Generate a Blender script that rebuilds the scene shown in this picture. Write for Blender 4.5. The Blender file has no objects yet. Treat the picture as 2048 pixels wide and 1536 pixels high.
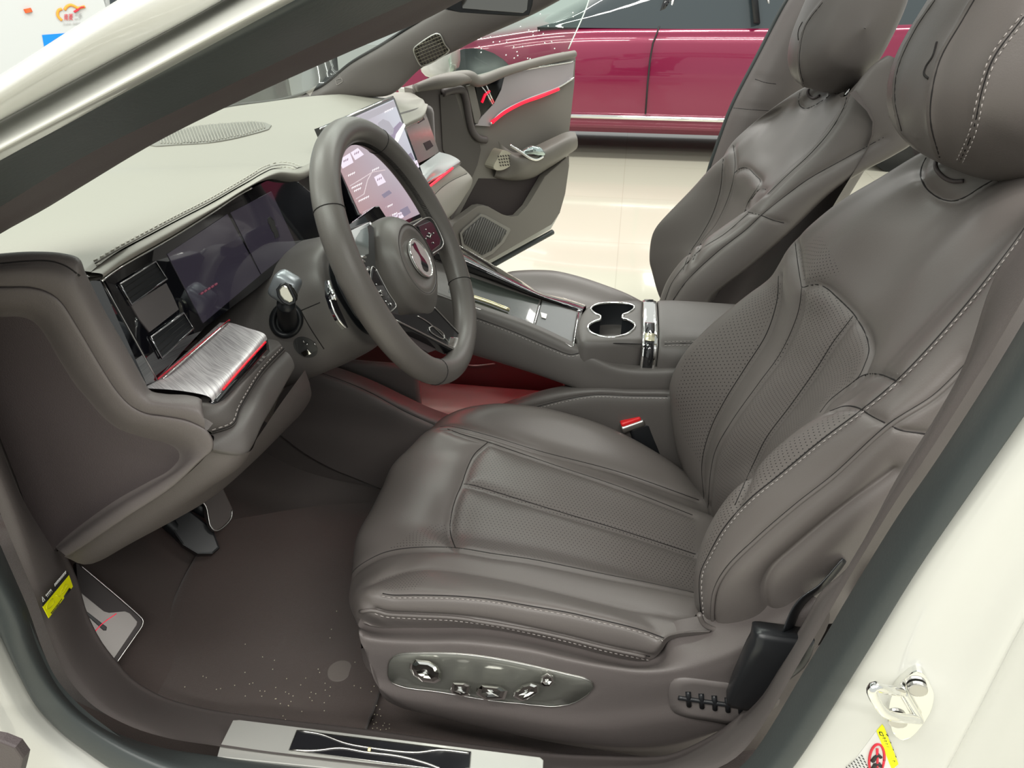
import bpy, bmesh, math, random
import numpy as np
from mathutils import Vector, Matrix
from mathutils.bvhtree import BVHTree
random.seed(4)
S = bpy.context.scene
COL = S.collection
# ------------------------------------------------------------------ camera
FPX = 1400.0; PITCH = math.radians(30.75); YAW = math.radians(9.0); CAM = Vector((0.0, -1.20, 1.18))
cp, sp, cy, sy = math.cos(PITCH), math.sin(PITCH), math.cos(YAW), math.sin(YAW)
FWD = Vector((-sy*cp, cy*cp, -sp)); RGT = Vector((cy, sy, 0)); UPV = Vector((-sy*sp, cy*sp, cp))
cam_data = bpy.data.cameras.new('camera'); cam = bpy.data.objects.new('camera', cam_data); COL.objects.link(cam)
cam_data.sensor_fit = 'HORIZONTAL'; cam_data.sensor_width = 36.0; cam_data.lens = 36.0*FPX/2048.0
cam_data.clip_start = 0.02; cam_data.clip_end = 100
cam.location = CAM; cam.rotation_euler = (math.pi/2-PITCH, 0, YAW)
S.camera = cam
# ------------------------------------------------------------------ world, showroom lamps, exposure
S.view_settings.view_transform = 'Standard'; S.view_settings.look = 'None'
S.view_settings.gamma = 1.0; S.view_settings.use_curve_mapping = False
S.view_settings.exposure = 0.24
wd = bpy.data.worlds.new('world'); S.world = wd; wd.use_nodes = True
bgn = wd.node_tree.nodes['Background']; bgn.inputs[0].default_value = (0.97, 1.0, 0.96, 1); bgn.inputs[1].default_value = 0.64
def area(name, loc, size, sizey, power, rot=(0, 0, 0), col=(1, 0.985, 0.93)):
    d = bpy.data.lights.new(name, 'AREA'); d.shape = 'RECTANGLE'; d.size = size; d.size_y = sizey
    d.energy = power; d.color = col
    o = bpy.data.objects.new(name, d); COL.objects.link(o); o.location = loc; o.rotation_euler = rot
    return o
# long tube lamps hanging over the showroom floor
for k, (x, y) in enumerate([(-1.4, -3.6), (1.5, -3.2), (-2.4, 0.6), (-0.6, 2.5), (1.6, 2.7), (-4.2, -1.0), (-1.3, -1.9), (1.7, -1.7), (-1.4, 6.5), (2.4, 6.3)]):
    area('showroom_lamp', (x, y, 3.5), 2.6, 0.25, 66)
# ------------------------------------------------------------------ maths helpers
def ray(u, v):
    return FWD + RGT*((u-1024)/FPX) + UPV*(-(v-768)/FPX)
def P(u, v, x=None, y=None, z=None):
    d = ray(u, v); k, c = (0, x) if x is not None else (1, y) if y is not None else (2, z)
    return CAM + d*((c-CAM[k])/d[k])
def Pl(u, v, p0, n):
    d = ray(u, v); n = Vector(n); return CAM + d*((Vector(p0)-CAM).dot(n)/d.dot(n))
def PY(pts, y=None, **k):
    """pixel list -> points; entries of 3 numbers carry their own y; 3D points pass as Vector"""
    out = []
    for p in pts:
        if isinstance(p, Vector): out.append(p)
        elif len(p) == 3: out.append(P(p[0], p[1], y=p[2]))
        else: out.append(P(p[0], p[1], y=y, **k))
    return out
def V(*a): return Vector(a)
def crdense(pts, sub=14, closed=False):
    pts = [np.array(p, float) for p in pts]; n = len(pts)
    if n == 2 and not closed:
        return np.array([pts[0]*(1-t)+pts[1]*t for t in np.linspace(0, 1, sub+1)])
    out = []; segs = n if closed else n-1
    for i in range(segs):
        if closed: p0, p1, p2, p3 = pts[i-1], pts[i], pts[(i+1) % n], pts[(i+2) % n]
        else:
            p1, p2 = pts[i], pts[i+1]
            p0 = pts[i-1] if i > 0 else 2*p1-p2
            p3 = pts[i+2] if i+2 < n else 2*p2-p1
        a = 0.5
        t0 = 0; t1 = t0+max(np.linalg.norm(p1-p0), 1e-5)**a; t2 = t1+max(np.linalg.norm(p2-p1), 1e-5)**a; t3 = t2+max(np.linalg.norm(p3-p2), 1e-5)**a
        for j in range(sub):
            t = t1+(t2-t1)*j/sub
            A1 = (t1-t)/(t1-t0)*p0+(t-t0)/(t1-t0)*p1; A2 = (t2-t)/(t2-t1)*p1+(t-t1)/(t2-t1)*p2; A3 = (t3-t)/(t3-t2)*p2+(t-t2)/(t3-t2)*p3
            B1 = (t2-t)/(t2-t0)*A1+(t-t0)/(t2-t0)*A2; B2 = (t3-t)/(t3-t1)*A2+(t-t1)/(t3-t1)*A3
            out.append((t2-t)/(t2-t1)*B1+(t-t1)/(t2-t1)*B2)
    if not closed: out.append(pts[-1])
    return np.array(out)
def resample(pts, n, closed=False, smooth=True):
    d = crdense(pts, closed=closed) if smooth else np.array([np.array(p, float) for p in pts])
    if closed: d = np.vstack([d, d[:1]])
    L = np.concatenate([[0], np.cumsum(np.linalg.norm(np.diff(d, axis=0), axis=1))])
    t = np.linspace(0, L[-1], n+1)[:-1] if closed else np.linspace(0, L[-1], n)
    return np.stack([np.interp(t, L, d[:, k]) for k in range(d.shape[1])], 1)
# ------------------------------------------------------------------ object helpers
def link(name, me, mat, parent=None, label=None, cat=None, group=None, kind=None, smooth=True):
    if not len(me.vertices): me.from_pydata([(0, 0, 0), (.001, 0, 0), (0, .001, 0)], [], [(0, 1, 2)]); print('EMPTY', name)
    vs = np.empty(len(me.vertices)*3); me.vertices.foreach_get('co', vs); vs = vs.reshape(-1, 3)
    c = Vector(((vs[:, 0].min()+vs[:, 0].max())/2, (vs[:, 1].min()+vs[:, 1].max())/2, vs[:, 2].min()))
    me.vertices.foreach_set('co', (vs-np.array(c)).ravel()); me.update()
    o = bpy.data.objects.new(name, me); COL.objects.link(o)
    for m in (mat if isinstance(mat, (list, tuple)) else [mat]): me.materials.append(m)
    base = Vector((0, 0, 0))
    if parent is not None:
        o.parent = parent; q = parent
        while q is not None: base = base + q.location; q = q.parent
    o.location = c-base
    if smooth: me.polygons.foreach_set('use_smooth', [True]*len(me.polygons))
    if label: o['label'] = label
    if cat: o['category'] = cat
    if group: o['group'] = group
    if kind: o['kind'] = kind
    return o
def thing(name, label, cat, loc, group=None, kind=None):
    o = bpy.data.objects.new(name, None); COL.objects.link(o); o.location = loc; o.empty_display_size = 0.05
    if label: o['label'] = label
    if cat: o['category'] = cat
    if group: o['group'] = group
    if kind: o['kind'] = kind
    return o
def meshfrom(verts, faces, uvs=None):
    me = bpy.data.meshes.new('m'); me.from_pydata([tuple(v) for v in verts], [], faces)
    if uvs is not None:
        l = me.uv_layers.new(name='UVMap'); vi = np.empty(len(me.loops), int); me.loops.foreach_get('vertex_index', vi)
        l.data.foreach_set('uv', np.asarray(uvs)[vi].ravel())
    return me
def proj_np(vs):
    q = vs-np.array(CAM); z = q@np.array(FWD)
    return 1024+FPX*(q@np.array(RGT))/z, 768-FPX*(q@np.array(UPV))/z
def inpoly(x, y, poly):
    r = np.zeros(len(x), bool); n = len(poly); j = n-1
    for i in range(n):
        xi, yi = poly[i]; xj, yj = poly[j]
        c = ((yi > y) != (yj > y)) & (x < (xj-xi)*(y-yi)/(yj-yi+1e-12)+xi); r ^= c; j = i
    return r
def tubemesh(paths, r, seg=8, closed=False, flat=1.0):
    """one mesh from several paths; r a number or a list per path point"""
    verts, faces = [], []
    for path in paths:
        pts = [Vector(p) for p in path]; n = len(pts)
        if n < 2: continue
        rr = r if isinstance(r, (list, tuple, np.ndarray)) else [r]*n
        base = len(verts); prev = None
        for i in range(n):
            if closed: t = pts[(i+1) % n]-pts[i-1]
            else: t = pts[min(i+1, n-1)]-pts[max(i-1, 0)]
            t = t.normalized() if t.length > 0 else Vector((1, 0, 0))
            if prev is None: a = t.orthogonal().normalized()
            else:
                a = prev-t*prev.dot(t); a = a.normalized() if a.length > 1e-6 else t.orthogonal().normalized()
            prev = a; b = t.cross(a)
            for s in range(seg):
                an = 2*math.pi*s/seg; verts.append(pts[i]+a*(math.cos(an)*rr[i])+b*(math.sin(an)*rr[i]*flat))
        for i in range(n if closed else n-1):
            for s in range(seg):
                i2 = (i+1) % n
                faces.append((base+i*seg+s, base+i*seg+(s+1) % seg, base+i2*seg+(s+1) % seg, base+i2*seg+s))
        if not closed:
            faces.append(tuple(base+s for s in reversed(range(seg)))); faces.append(tuple(base+(n-1)*seg+s for s in range(seg)))
    return meshfrom(verts, faces)
def tube(name, path, r, mat, parent=None, n=40, seg=10, smooth=True, closed=False, flat=1.0, **k):
    p = resample(path, n, closed=closed) if smooth else path
    if isinstance(r, (list, tuple)): r = np.interp(np.linspace(0, 1, len(p)), np.linspace(0, 1, len(r)), r)
    return link(name, tubemesh([p], r, seg, closed, flat), mat, parent, **k)
SEAMPATHS = {}
def cast(bvh, u, v, off=0.0):
    d = ray(u, v).normalized(); h = bvh.ray_cast(CAM, d)
    if h[0] is None: return None
    nn = h[1] if h[1].dot(d) < 0 else -h[1]
    return h[0]+nn*off, nn
def castpath(bvh, px, step=5, off=0.0, shift=0.0, closed=False, smooth=True):
    if closed: L = sum(math.dist(px[i], px[(i+1) % len(px)]) for i in range(len(px)))
    else: L = sum(math.dist(px[i], px[i+1]) for i in range(len(px)-1))
    q = resample(px, max(3, int(L/step)), closed=closed, smooth=smooth)
    if shift:
        t = np.gradient(q, axis=0); t /= np.linalg.norm(t, axis=1)[:, None]+1e-9; q = q+np.stack([-t[:, 1], t[:, 0]], 1)*shift
    out = []
    for u, v in q:
        h = cast(bvh, u, v, off)
        if h: out.append(h)
    return out
def patch(name, rows, mat, parent=None, nu=90, k=6, seams=(), perf=None, flip=None, thick=0.0, closeu=False, ends=False, stitchmat=None, seammat=None, **kw):
    R = [resample(r, nu, closed=closeu) for r in rows]
    R = np.stack(R)                                   # rows, nu, 3
    cols = [crdense(R[:, j], sub=k) for j in range(nu)]
    G = np.stack(cols, 1)                             # nv, nu, 3
    nv = G.shape[0]
    midr = G[nv//2]; su = np.concatenate([[0], np.cumsum(np.linalg.norm(np.diff(midr, axis=0), axis=1))])
    midc = G[:, nu//2]; sv = np.concatenate([[0], np.cumsum(np.linalg.norm(np.diff(midc, axis=0), axis=1))])
    UV = np.stack(np.meshgrid(su, sv), -1).reshape(-1, 2)
    vs = G.reshape(-1, 3)
    faces = [(i*nu+j, i*nu+j+1, (i+1)*nu+j+1, (i+1)*nu+j) for i in range(nv-1) for j in range(nu-1)]
    if closeu: faces += [(i*nu+nu-1, i*nu, (i+1)*nu, (i+1)*nu+nu-1) for i in range(nv-1)]
    def normals(g):
        if closeu:
            a = np.roll(g, -1, 1)-np.roll(g, 1, 1)
        else: a = np.gradient(g, axis=1)
        b = np.gradient(g, axis=0); n = np.cross(a, b); return n/(np.linalg.norm(n, axis=2)[:, :, None]+1e-12)
    N = normals(G).reshape(-1, 3)
    if flip is None:
        flip = (N*(np.array(CAM)-vs)).sum() < 0
    if flip: faces = [tuple(reversed(f)) for f in faces]; N = -N
    if seams:
        bvh = BVHTree.FromPolygons([Vector(v) for v in vs], faces)
        disp = np.zeros(len(vs))
        for s in seams:
            hp = castpath(bvh, s['px'], 6)
            if len(hp) < 2: continue
            Q = np.array([h[0] for h in hp]); w = s.get('w', .006); dep = s.get('d', .004)
            for a in range(0, len(vs), 4000):
                d = np.full(len(vs[a:a+4000]), 9.0)
                for i in range(len(Q)-1):
                    A, B = Q[i], Q[i+1]; AB = B-A; L2 = (AB**2).sum()+1e-12
                    t = np.clip(((vs[a:a+4000]-A)@AB)/L2, 0, 1)
                    d = np.minimum(d, np.linalg.norm(vs[a:a+4000]-(A+t[:, None]*AB), axis=1))
                disp[a:a+4000] = np.maximum(disp[a:a+4000], 1.35*dep*np.exp(-(d/w)))
        vs = vs-N*disp[:, None]
    me = meshfrom(vs, faces, UV)
    if perf is not None:
        at = me.attributes.new('perf', 'FLOAT', 'POINT'); x, y = proj_np(vs); m = np.zeros(len(vs))
        for pl in perf: m = np.maximum(m, inpoly(x, y, pl).astype(float))
        at.data.foreach_set('value', m)
    bvh = BVHTree.FromPolygons([Vector(v) for v in vs], faces)
    o = link(name, me, mat, parent, **kw)
    if thick:
        md = o.modifiers.new('solid', 'SOLIDIFY'); md.thickness = thick; md.offset = -1
    for s in seams:
        paths = []; dashes = []
        if s.get('line', True):
            hp = castpath(bvh, s['px'], 5, off=0.0)
            if len(hp) > 1: paths.append([h[0]-h[1]*s.get('sink', 0.0003) for h in hp])
        for sh in s.get('st', ()):
            dashes = []
            hp = castpath(bvh, s['px'], 1.5, off=0.0006, shift=sh)
            Q = [h[0] for h in hp]
            acc = 0; last = None
            i = 0
            while i < len(Q)-1:
                j = i
                while j < len(Q)-1 and (Q[j]-Q[i]).length < 0.0034: j += 1
                if (Q[j]-Q[i]).length < 0.012: dashes.append([Q[i], (Q[i]+Q[j])/2, Q[j]])
                i2 = j
                while i2 < len(Q)-1 and (Q[i2]-Q[j]).length < 0.0022: i2 += 1
                i = i2 if i2 > i else i+1
            if dashes: link('stitching', tubemesh(dashes, .00055, 5), stitchmat or M['stitch'], o)
        if paths: link('seam', tubemesh(paths, .0008, 6), seammat or M['seam'], o)
    return o, bvh
def shape(name, outer, mat, parent=None, thick=.004, bevel=.001, smooth_n=0, away=None, sm=False, **kw):
    """outline given as points (any plane): a solid plate whose front is the outline and whose back lies 'thick' away from the camera"""
    if len(outer) < 3: outer = [Vector((0, 0, 0)), Vector((.001, 0, 0)), Vector((0, .001, 0))]; print('EMPTY', name)
    pts = [Vector(p) for p in (resample(outer, smooth_n, closed=True) if smooth_n else outer)]
    n = Vector((0, 0, 0)); c = sum(pts, Vector())/len(pts)
    for i in range(len(pts)): n += (pts[i]-c).cross(pts[(i+1) % len(pts)]-c)
    n.normalize()
    if (n.dot(CAM-c) < 0): pts.reverse(); n = -n
    d = -n*thick if away is None else Vector(away)
    bm = bmesh.new(); a = [bm.verts.new(p) for p in pts]; b = [bm.verts.new(p+d) for p in pts]; m = len(pts)
    bm.faces.new(a); bm.faces.new(list(reversed(b)))
    for i in range(m): bm.faces.new((a[i], b[i], b[(i+1) % m], a[(i+1) % m]))
    if bevel:
        ed = [e for e in bm.edges if (e.verts[0] in a and e.verts[1] in a)]
        bmesh.ops.bevel(bm, geom=ed, offset=bevel, segments=2, affect='EDGES', profile=.6)
    bmesh.ops.triangulate(bm, faces=[f for f in bm.faces if len(f.verts) > 4])
    bmesh.ops.recalc_face_normals(bm, faces=bm.faces)
    me = bpy.data.meshes.new(name); bm.to_mesh(me); bm.free()
    return link(name, me, mat, parent, smooth=sm, **kw)
def inset(name, px, p0, n, mat, parent=None, thick=.003, bevel=.0008, lift=0.0, smooth_n=0, **kw):
    """flat plate lying on the plane (p0, n): outline traced in px"""
    nn = Vector(n).normalized(); nn = nn if nn.dot(CAM-Vector(p0)) > 0 else -nn
    pts = [Pl(u, v, Vector(p0)+nn*lift, nn) for u, v in px]
    return shape(name, pts, mat, parent, thick, bevel, smooth_n, away=-nn*thick, **kw)
def box(name, c, s, mat, parent=None, bevel=.004, rot=None, seg=3, **kw):
    bm = bmesh.new(); bmesh.ops.create_cube(bm, size=1)
    for v in bm.verts: v.co = Vector((v.co.x*s[0], v.co.y*s[1], v.co.z*s[2]))
    if bevel: bmesh.ops.bevel(bm, geom=bm.edges[:], offset=bevel, segments=seg, affect='EDGES', profile=.5)
    if rot is not None: bmesh.ops.transform(bm, matrix=rot.to_4x4(), verts=bm.verts)
    bmesh.ops.translate(bm, vec=Vector(c), verts=bm.verts)
    me = bpy.data.meshes.new(name); bm.to_mesh(me); bm.free()
    return link(name, me, mat, parent, smooth=bool(bevel), **kw)
# ------------------------------------------------------------------ materials
def mat(name, col, rough=.5, metal=0.0, coat=0.0, bump=0.0, bscale=400, emit=None, es=1.0, spec=None, noise=None, trans=0.0, ior=1.45, alpha=1.0, aniso=0, sheen=0):
    m = bpy.data.materials.new(name); m.use_nodes = True; nt = m.node_tree; b = nt.nodes['Principled BSDF']
    b.inputs['Base Color'].default_value = (*col, 1); b.inputs['Roughness'].default_value = rough; b.inputs['Metallic'].default_value = metal
    b.inputs['Coat Weight'].default_value = coat; b.inputs['IOR'].default_value = ior
    if spec is not None: b.inputs['Specular IOR Level'].default_value = spec
    if trans: b.inputs['Transmission Weight'].default_value = trans
    if sheen: b.inputs['Sheen Weight'].default_value = sheen
    if alpha < 1: b.inputs['Alpha'].default_value = alpha
    if emit: b.inputs['Emission Color'].default_value = (*emit, 1); b.inputs['Emission Strength'].default_value = es
    if bump or noise:
        tc = nt.nodes.new('ShaderNodeTexCoord')
        nz = nt.nodes.new('ShaderNodeTexNoise'); nz.inputs['Scale'].default_value = bscale; nz.inputs['Detail'].default_value = 3
        nt.links.new(tc.outputs['Object'], nz.inputs['Vector'])
        if bump:
            bp = nt.nodes.new('ShaderNodeBump'); bp.inputs['Strength'].default_value = bump; bp.inputs['Distance'].default_value = .001
            nt.links.new(nz.outputs['Fac'], bp.inputs['Height']); nt.links.new(bp.outputs['Normal'], b.inputs['Normal'])
        if noise:
            mx = nt.nodes.new('ShaderNodeMix'); mx.data_type = 'RGBA'; mx.inputs[6].default_value = (*col, 1); mx.inputs[7].default_value = (*noise, 1)
            nt.links.new(nz.outputs['Fac'], mx.inputs[0]); nt.links.new(mx.outputs[2], b.inputs['Base Color'])
    return m
def perf_mat(name, col, rough=.45):
    m = mat(name, col, rough, bump=.12, bscale=700); nt = m.node_tree; b = nt.nodes['Principled BSDF']; N = nt.nodes.new; Lk = nt.links.new
    uv = N('ShaderNodeUVMap'); at = N('ShaderNodeAttribute'); at.attribute_name = 'perf'
    def lattice(ox):
        a = N('ShaderNodeVectorMath'); a.operation = 'MULTIPLY_ADD'; a.inputs[1].default_value = (1/.0054, 1/.0094, 0); a.inputs[2].default_value = (ox, ox, 0)
        Lk(uv.outputs[0], a.inputs[0]); f = N('ShaderNodeVectorMath'); f.operation = 'FRACTION'; Lk(a.outputs[0], f.inputs[0])
        s = N('ShaderNodeVectorMath'); s.operation = 'SUBTRACT'; s.inputs[1].default_value = (.5, .5, 0); Lk(f.outputs[0], s.inputs[0])
        q = N('ShaderNodeVectorMath'); q.operation = 'MULTIPLY'; q.inputs[1].default_value = (.0054, .0094, 0); Lk(s.outputs[0], q.inputs[0])
        l = N('ShaderNodeVectorMath'); l.operation = 'LENGTH'; Lk(q.outputs[0], l.inputs[0]); return l.outputs['Value']
    mn = N('ShaderNodeMath'); mn.operation = 'MINIMUM'; Lk(lattice(0), mn.inputs[0]); Lk(lattice(.5), mn.inputs[1])
    lt = N('ShaderNodeMath'); lt.operation = 'LESS_THAN'; lt.inputs[1].default_value = .00072; Lk(mn.outputs[0], lt.inputs[0])
    mu = N('ShaderNodeMath'); mu.operation = 'MULTIPLY'; Lk(lt.outputs[0], mu.inputs[0]); Lk(at.outputs['Fac'], mu.inputs[1])
    mx = N('ShaderNodeMix'); mx.data_type = 'RGBA'; mx.inputs[6].default_value = (*col, 1); mx.inputs[7].default_value = (.012, .01, .01, 1)
    Lk(mu.outputs[0], mx.inputs[0]); Lk(mx.outputs[2], b.inputs['Base Color'])
    return m
LEA = (.118, .104, .098)
M = {
 'leather': perf_mat('taupe_leather', LEA, .39),
 'leather_plain': mat('taupe_leather_plain', LEA, .39, bump=.12, bscale=700),
 'dash': mat('dash_leather', (.285, .268, .235), .48, bump=.1, bscale=600),
 'trim': mat('taupe_plastic', (.112, .097, .093), .5, bump=.25, bscale=900),
 'trimdark': mat('dark_taupe_plastic', (.062, .049, .05), .6, bump=.3, bscale=900),
 'console': mat('console_leather', (.105, .095, .09), .45, bump=.12, bscale=700),
 'seam': mat('seam_shadow', (.012, .010, .010), .8),
 'dashstitch': mat('pale_thread', (.50, .48, .42), .7),
 'dashseam': mat('dash_seam_shadow', (.09, .08, .07), .8),
 'stitch': mat('stitch_thread', (.33, .30, .285), .7),
 'white': mat('white_body_paint', (.53, .53, .495), .25, coat=1.0),
 'inlay': mat('inlay_black', (.012, .012, .014), .14),
 'silverpaint': mat('roof_rail_paint', (.80, .81, .82), .18, metal=.3, coat=1.0),
 'rubber': mat('door_seal_rubber', (.045, .052, .052), .42, bump=.15, bscale=300),
 'carpet': mat('brown_carpet', (.043, .030, .028), .95, bump=.9, bscale=1500, noise=(.09, .066, .058), sheen=.3),
 'black': mat('black_plastic', (.012, .013, .015), .35),
 'blackgloss': mat('piano_black', (.004, .004, .006), .03, coat=1.0),
 'chrome': mat('chrome', (.86, .86, .84), .06, metal=1.0),
 'satin': mat('satin_metal', (.55, .54, .52), .32, metal=1.0),
 'crystal': mat('crystal_glass', (.88, .88, .85), .03, metal=1.0),
 'red': mat('red_light_strip', (.8, .01, .03), .4, emit=(1, .008, .035), es=1.15),
 'yellow': mat('yellow_label', (.95, .95, .0), .5),
 'paper': mat('white_label', (.62, .62, .60), .5),
 'ink': mat('black_ink', (.02, .02, .02), .6),
 'redink': mat('red_ink', (.60, .02, .04), .5),
}
# ------------------------------------------------------------------ car body round the driver's door opening
bodyT = thing('car_body', 'white car body around the open driver door with black rubber door seal', 'car body', (-.2, -.85, .0))
# seal / trim rows round the opening, from the lower left corner along the sill and up the centre pillar
segA = dict(
 s0=[(-150, 940), (-85, 1105), (0, 1271), (38, 1351), (75, 1416), (126, 1469), (176, 1507), (230, 1543), (340, 1590), (520, 1625), (800, 1655), (1150, 1690), (1400, 1670), (1530, 1600), (1586, 1536), (1718, 1331), (1840, 1133), (1966, 950), (2060, 815), (2200, 600)],
 s1=[(-120, 930), (-52, 1080), (28, 1222), (62, 1310), (102, 1380), (150, 1432), (215, 1478), (292, 1518), (385, 1552), (520, 1575), (800, 1600), (1120, 1640), (1370, 1630), (1480, 1590), (1540, 1530), (1672, 1325), (1780, 1150), (1905, 955), (2010, 800), (2130, 600)],
 s2=[(-80, 900), (0, 1092), (54, 1215), (85, 1301), (121, 1376), (176, 1434), (251, 1474), (327, 1497), (420, 1512), (520, 1527), (800, 1560), (1110, 1600), (1340, 1598), (1430, 1565), (1487, 1530), (1623, 1320), (1707, 1179), (1802, 1026), (1862, 940), (1975, 767), (2048, 646), (2110, 540)],
 t1=[(-40, 850), (40, 1050), (88, 1190), (125, 1290), (165, 1360), (220, 1415), (290, 1450), (370, 1475), (460, 1487), (560, 1500), (800, 1530), (1100, 1562), (1290, 1560), (1420, 1530), (1500, 1470), (1590, 1320), (1670, 1180), (1760, 1030), (1815, 940), (1925, 765), (2010, 630), (2100, 480)],
 t2=[(-20, 800, -.72), (60, 1000, -.72), (125, 1100, -.715), (150, 1150, -.71), (176, 1233, -.70), (200, 1280), (231, 1321), (266, 1359), (327, 1394), (420, 1419), (480, 1428), (600, 1443), (729, 1458), (895, 1482), (1084, 1505), (1213, 1512), (1328, 1511), (1385, 1491), (1460, 1446), (1516, 1385), (1554, 1324), (1604, 1251), (1646, 1179), (1691, 1141), (1745, 1049), (1798, 950), (1867, 842), (1929, 729), (1992, 550), (2048, 467), (2090, 380)],
)
yy = dict(s0=-.845, s1=-.835, s2=-.803, t1=-.781, t2=-.708)
rowz = {q: PY(segA[q], y=yy[q]) for q in segA}
def ext(r, a=0.0, b=0.0):
    r = list(r); p = (r[0]-r[1]).normalized(); q = (r[-1]-r[-2]).normalized()
    return ([r[0]+p*a] if a else [])+r+([r[-1]+q*b] if b else [])
for q in rowz: rowz[q] = ext(rowz[q], .12, .22)
rub = [rowz['s0'], [a for a in rowz['s1']], rowz['s2']]
# body paint outside the seal
wout = [p + V(0, -.012, 0) for p in rowz['s0']]
patch('door_seal', [[p+V(0, .03, 0) for p in rowz['s0']], rowz['s0'], rowz['s1'], rowz['s2'], [p+(p-CAM).normalized()*.02 for p in rowz['s2']]], M['rubber'], bodyT, nu=160, k=6)
tr_in = [p+V(0, .015, -.03) for p in rowz['t2']]
st_o, st_b = patch('sill_and_pillar_trim', [[p+V(0, .012, 0) for p in rowz['s2']], rowz['t1'], [p+V(0, -.006, .001) for p in rowz['t2']], [p+(p-CAM).normalized()*.006+V(0, 0, -.001) for p in rowz['t2']], [p+(p-CAM).normalized()*.035 for p in rowz['t2']]], M['trim'], bodyT, nu=160, k=6)
# white paint lower left and rear pillar
wl = [[(-130, 1000), (-60, 1200), (-20, 1330), (20, 1420), (70, 1480), (130, 1540), (230, 1600), (400, 1660), (700, 1720)],
      [(-330, 1050), (-260, 1300), (-200, 1420), (-150, 1500), (-80, 1580), (0, 1650), (140, 1740), (350, 1820), (700, 1900)]]
r0 = PY([(-150, 940), (-85, 1105), (0, 1271), (38, 1351), (75, 1416), (126, 1469), (176, 1507), (230, 1543), (340, 1590), (520, 1625), (800, 1655)], y=-.84)
r1 = PY(wl[0], y=-.86); r2 = PY(wl[1], y=-.875)
patch('front_door_jamb', [r0, r1, r2], M['white'], bodyT, nu=90, k=6)
rk = [rowz['s0'][i] for i in range(9, 14)]
patch('rocker_panel', [[p+V(0, .01, -.005) for p in rk], [p+V(0, -.02, -.02) for p in rk], [V(p.x, -.885, min(p.z-.08, .30)) for p in rk], [V(p.x, -.87, .17) for p in rk]], M['white'], bodyT, nu=60, k=5)
fe = [r2[0], r2[2], r2[4], r2[6]]
patch('front_fender', [fe, [p+V(-.15, -.03, 0) for p in fe], [p+V(-.5, -.03, 0) for p in fe], [p+V(-.9, .02, -.02) for p in fe]], M['white'], bodyT, nu=30, k=5)
r0 = PY([(1400, 1670), (1530, 1600), (1586, 1536), (1718, 1331), (1840, 1133), (1966, 950), (2060, 815), (2200, 600)], y=-.838)
r1 = PY([(1480, 1700), (1600, 1630), (1660, 1545), (1790, 1340), (1900, 1165), (2020, 985), (2120, 840), (2260, 620)], y=-.85)
r2 = PY([(1560, 1760), (1700, 1670), (1760, 1560), (1880, 1365), (1980, 1190), (2090, 1010), (2190, 860), (2320, 640)], y=-.855)
r3 = PY([(1640, 1830), (1790, 1720), (1850, 1600), (1955, 1400), (2050, 1220), (2170, 1040), (2280, 880), (2400, 660)], y=-.865)
r3b = PY([(1660, 1850), (1815, 1735), (1872, 1610), (1977, 1408), (2072, 1226), (2192, 1046), (2300, 890), (2420, 660)], y=-.858)
r4 = PY([(1900, 1960), (2000, 1850), (2080, 1700), (2150, 1450), (2230, 1260), (2350, 1060), (2440, 900), (2500, 660)], y=-.88)
bp, bp_bvh = patch('center_pillar_panel', [ext(r, 0, .22) for r in (r0, r1, r2, r3, r3b, r4)], M['white'], bodyT, nu=90, k=6)
# windscreen pillar, driver side
a0 = PY([(-60, 185, -.86), (0, 150, -.855), (212, 15, -.83), (330, -55, -.815), (520, -160, -.80)])
a0b = PY([(-60, 215, -.875), (0, 180, -.87), (212, 47, -.845), (350, -30, -.83), (540, -130, -.81)])
a1 = PY([(-60, 270, -.868), (0, 237, -.863), (217, 118, -.838), (434, 0, -.818), (560, -75, -.80)])
a1b = PY([(-60, 277, -.852), (0, 244, -.847), (217, 126, -.822), (437, 6, -.80), (562, -66, -.78)])
a2 = PY([(-60, 305, -.862), (0, 270, -.857), (245, 140, -.832), (495, 2, -.81), (620, -68, -.79)])
a3 = PY([(-60, 330, -.874), (0, 297, -.869), (277, 150, -.842), (554, 2, -.82), (680, -62, -.80)])
pa = thing('windscreen_pillar', 'white driver side windscreen pillar with dark seal and trim crossing the upper left', 'car pillar', (-.35, -.8, .95))
a0, a0b, a1, a1b, a2, a3 = [ext(r, .25, .30) for r in (a0, a0b, a1, a1b, a2, a3)]
patch('painted_pillar', [[p+V(0, .03, .005) for p in a0], a0, a0b, a1, a1b, a2, a3, [p+V(0, .02, -.002) for p in a3]], M['white'], pa, nu=110, k=6)
b0 = PY([(-60, 328, -.862), (0, 295, -.857), (277, 149, -.83), (554, 1, -.808), (680, -65, -.79)])
b1 = PY([(-60, 350, -.86), (0, 315, -.855), (290, 165, -.828), (595, 8, -.805), (715, -56, -.785)])
b1b = PY([(-60, 368, -.852), (0, 333, -.847), (290, 185, -.82), (608, 24, -.795), (730, -40, -.775)])
b2 = PY([(-60, 452, -.815), (0, 414, -.81), (170, 312, -.79), (320, 237, -.77), (600, 103, -.735), (860, -15, -.70)])
b3 = PY([(-60, 482, -.785), (0, 443, -.78), (170, 345, -.76), (320, 264, -.74), (650, 108, -.70), (910, -20, -.665)])
b4 = PY([(-60, 508, -.755), (0, 468, -.75), (90, 418, -.742), (167, 371, -.735), (308, 287, -.715), (478, 202, -.69), (700, 103, -.655), (846, 41, -.635), (925, 0, -.62), (1000, -40, -.61)])
b0, b1, b1b, b2, b3, b4 = [ext(r, .25, .30) for r in (b0, b1, b1b, b2, b3, b4)]
patch('pillar_seal', [[p+V(0, .02, 0) for p in b0], b0, b1, b1b, b2], M['rubber'], pa, nu=80, k=6)
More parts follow.
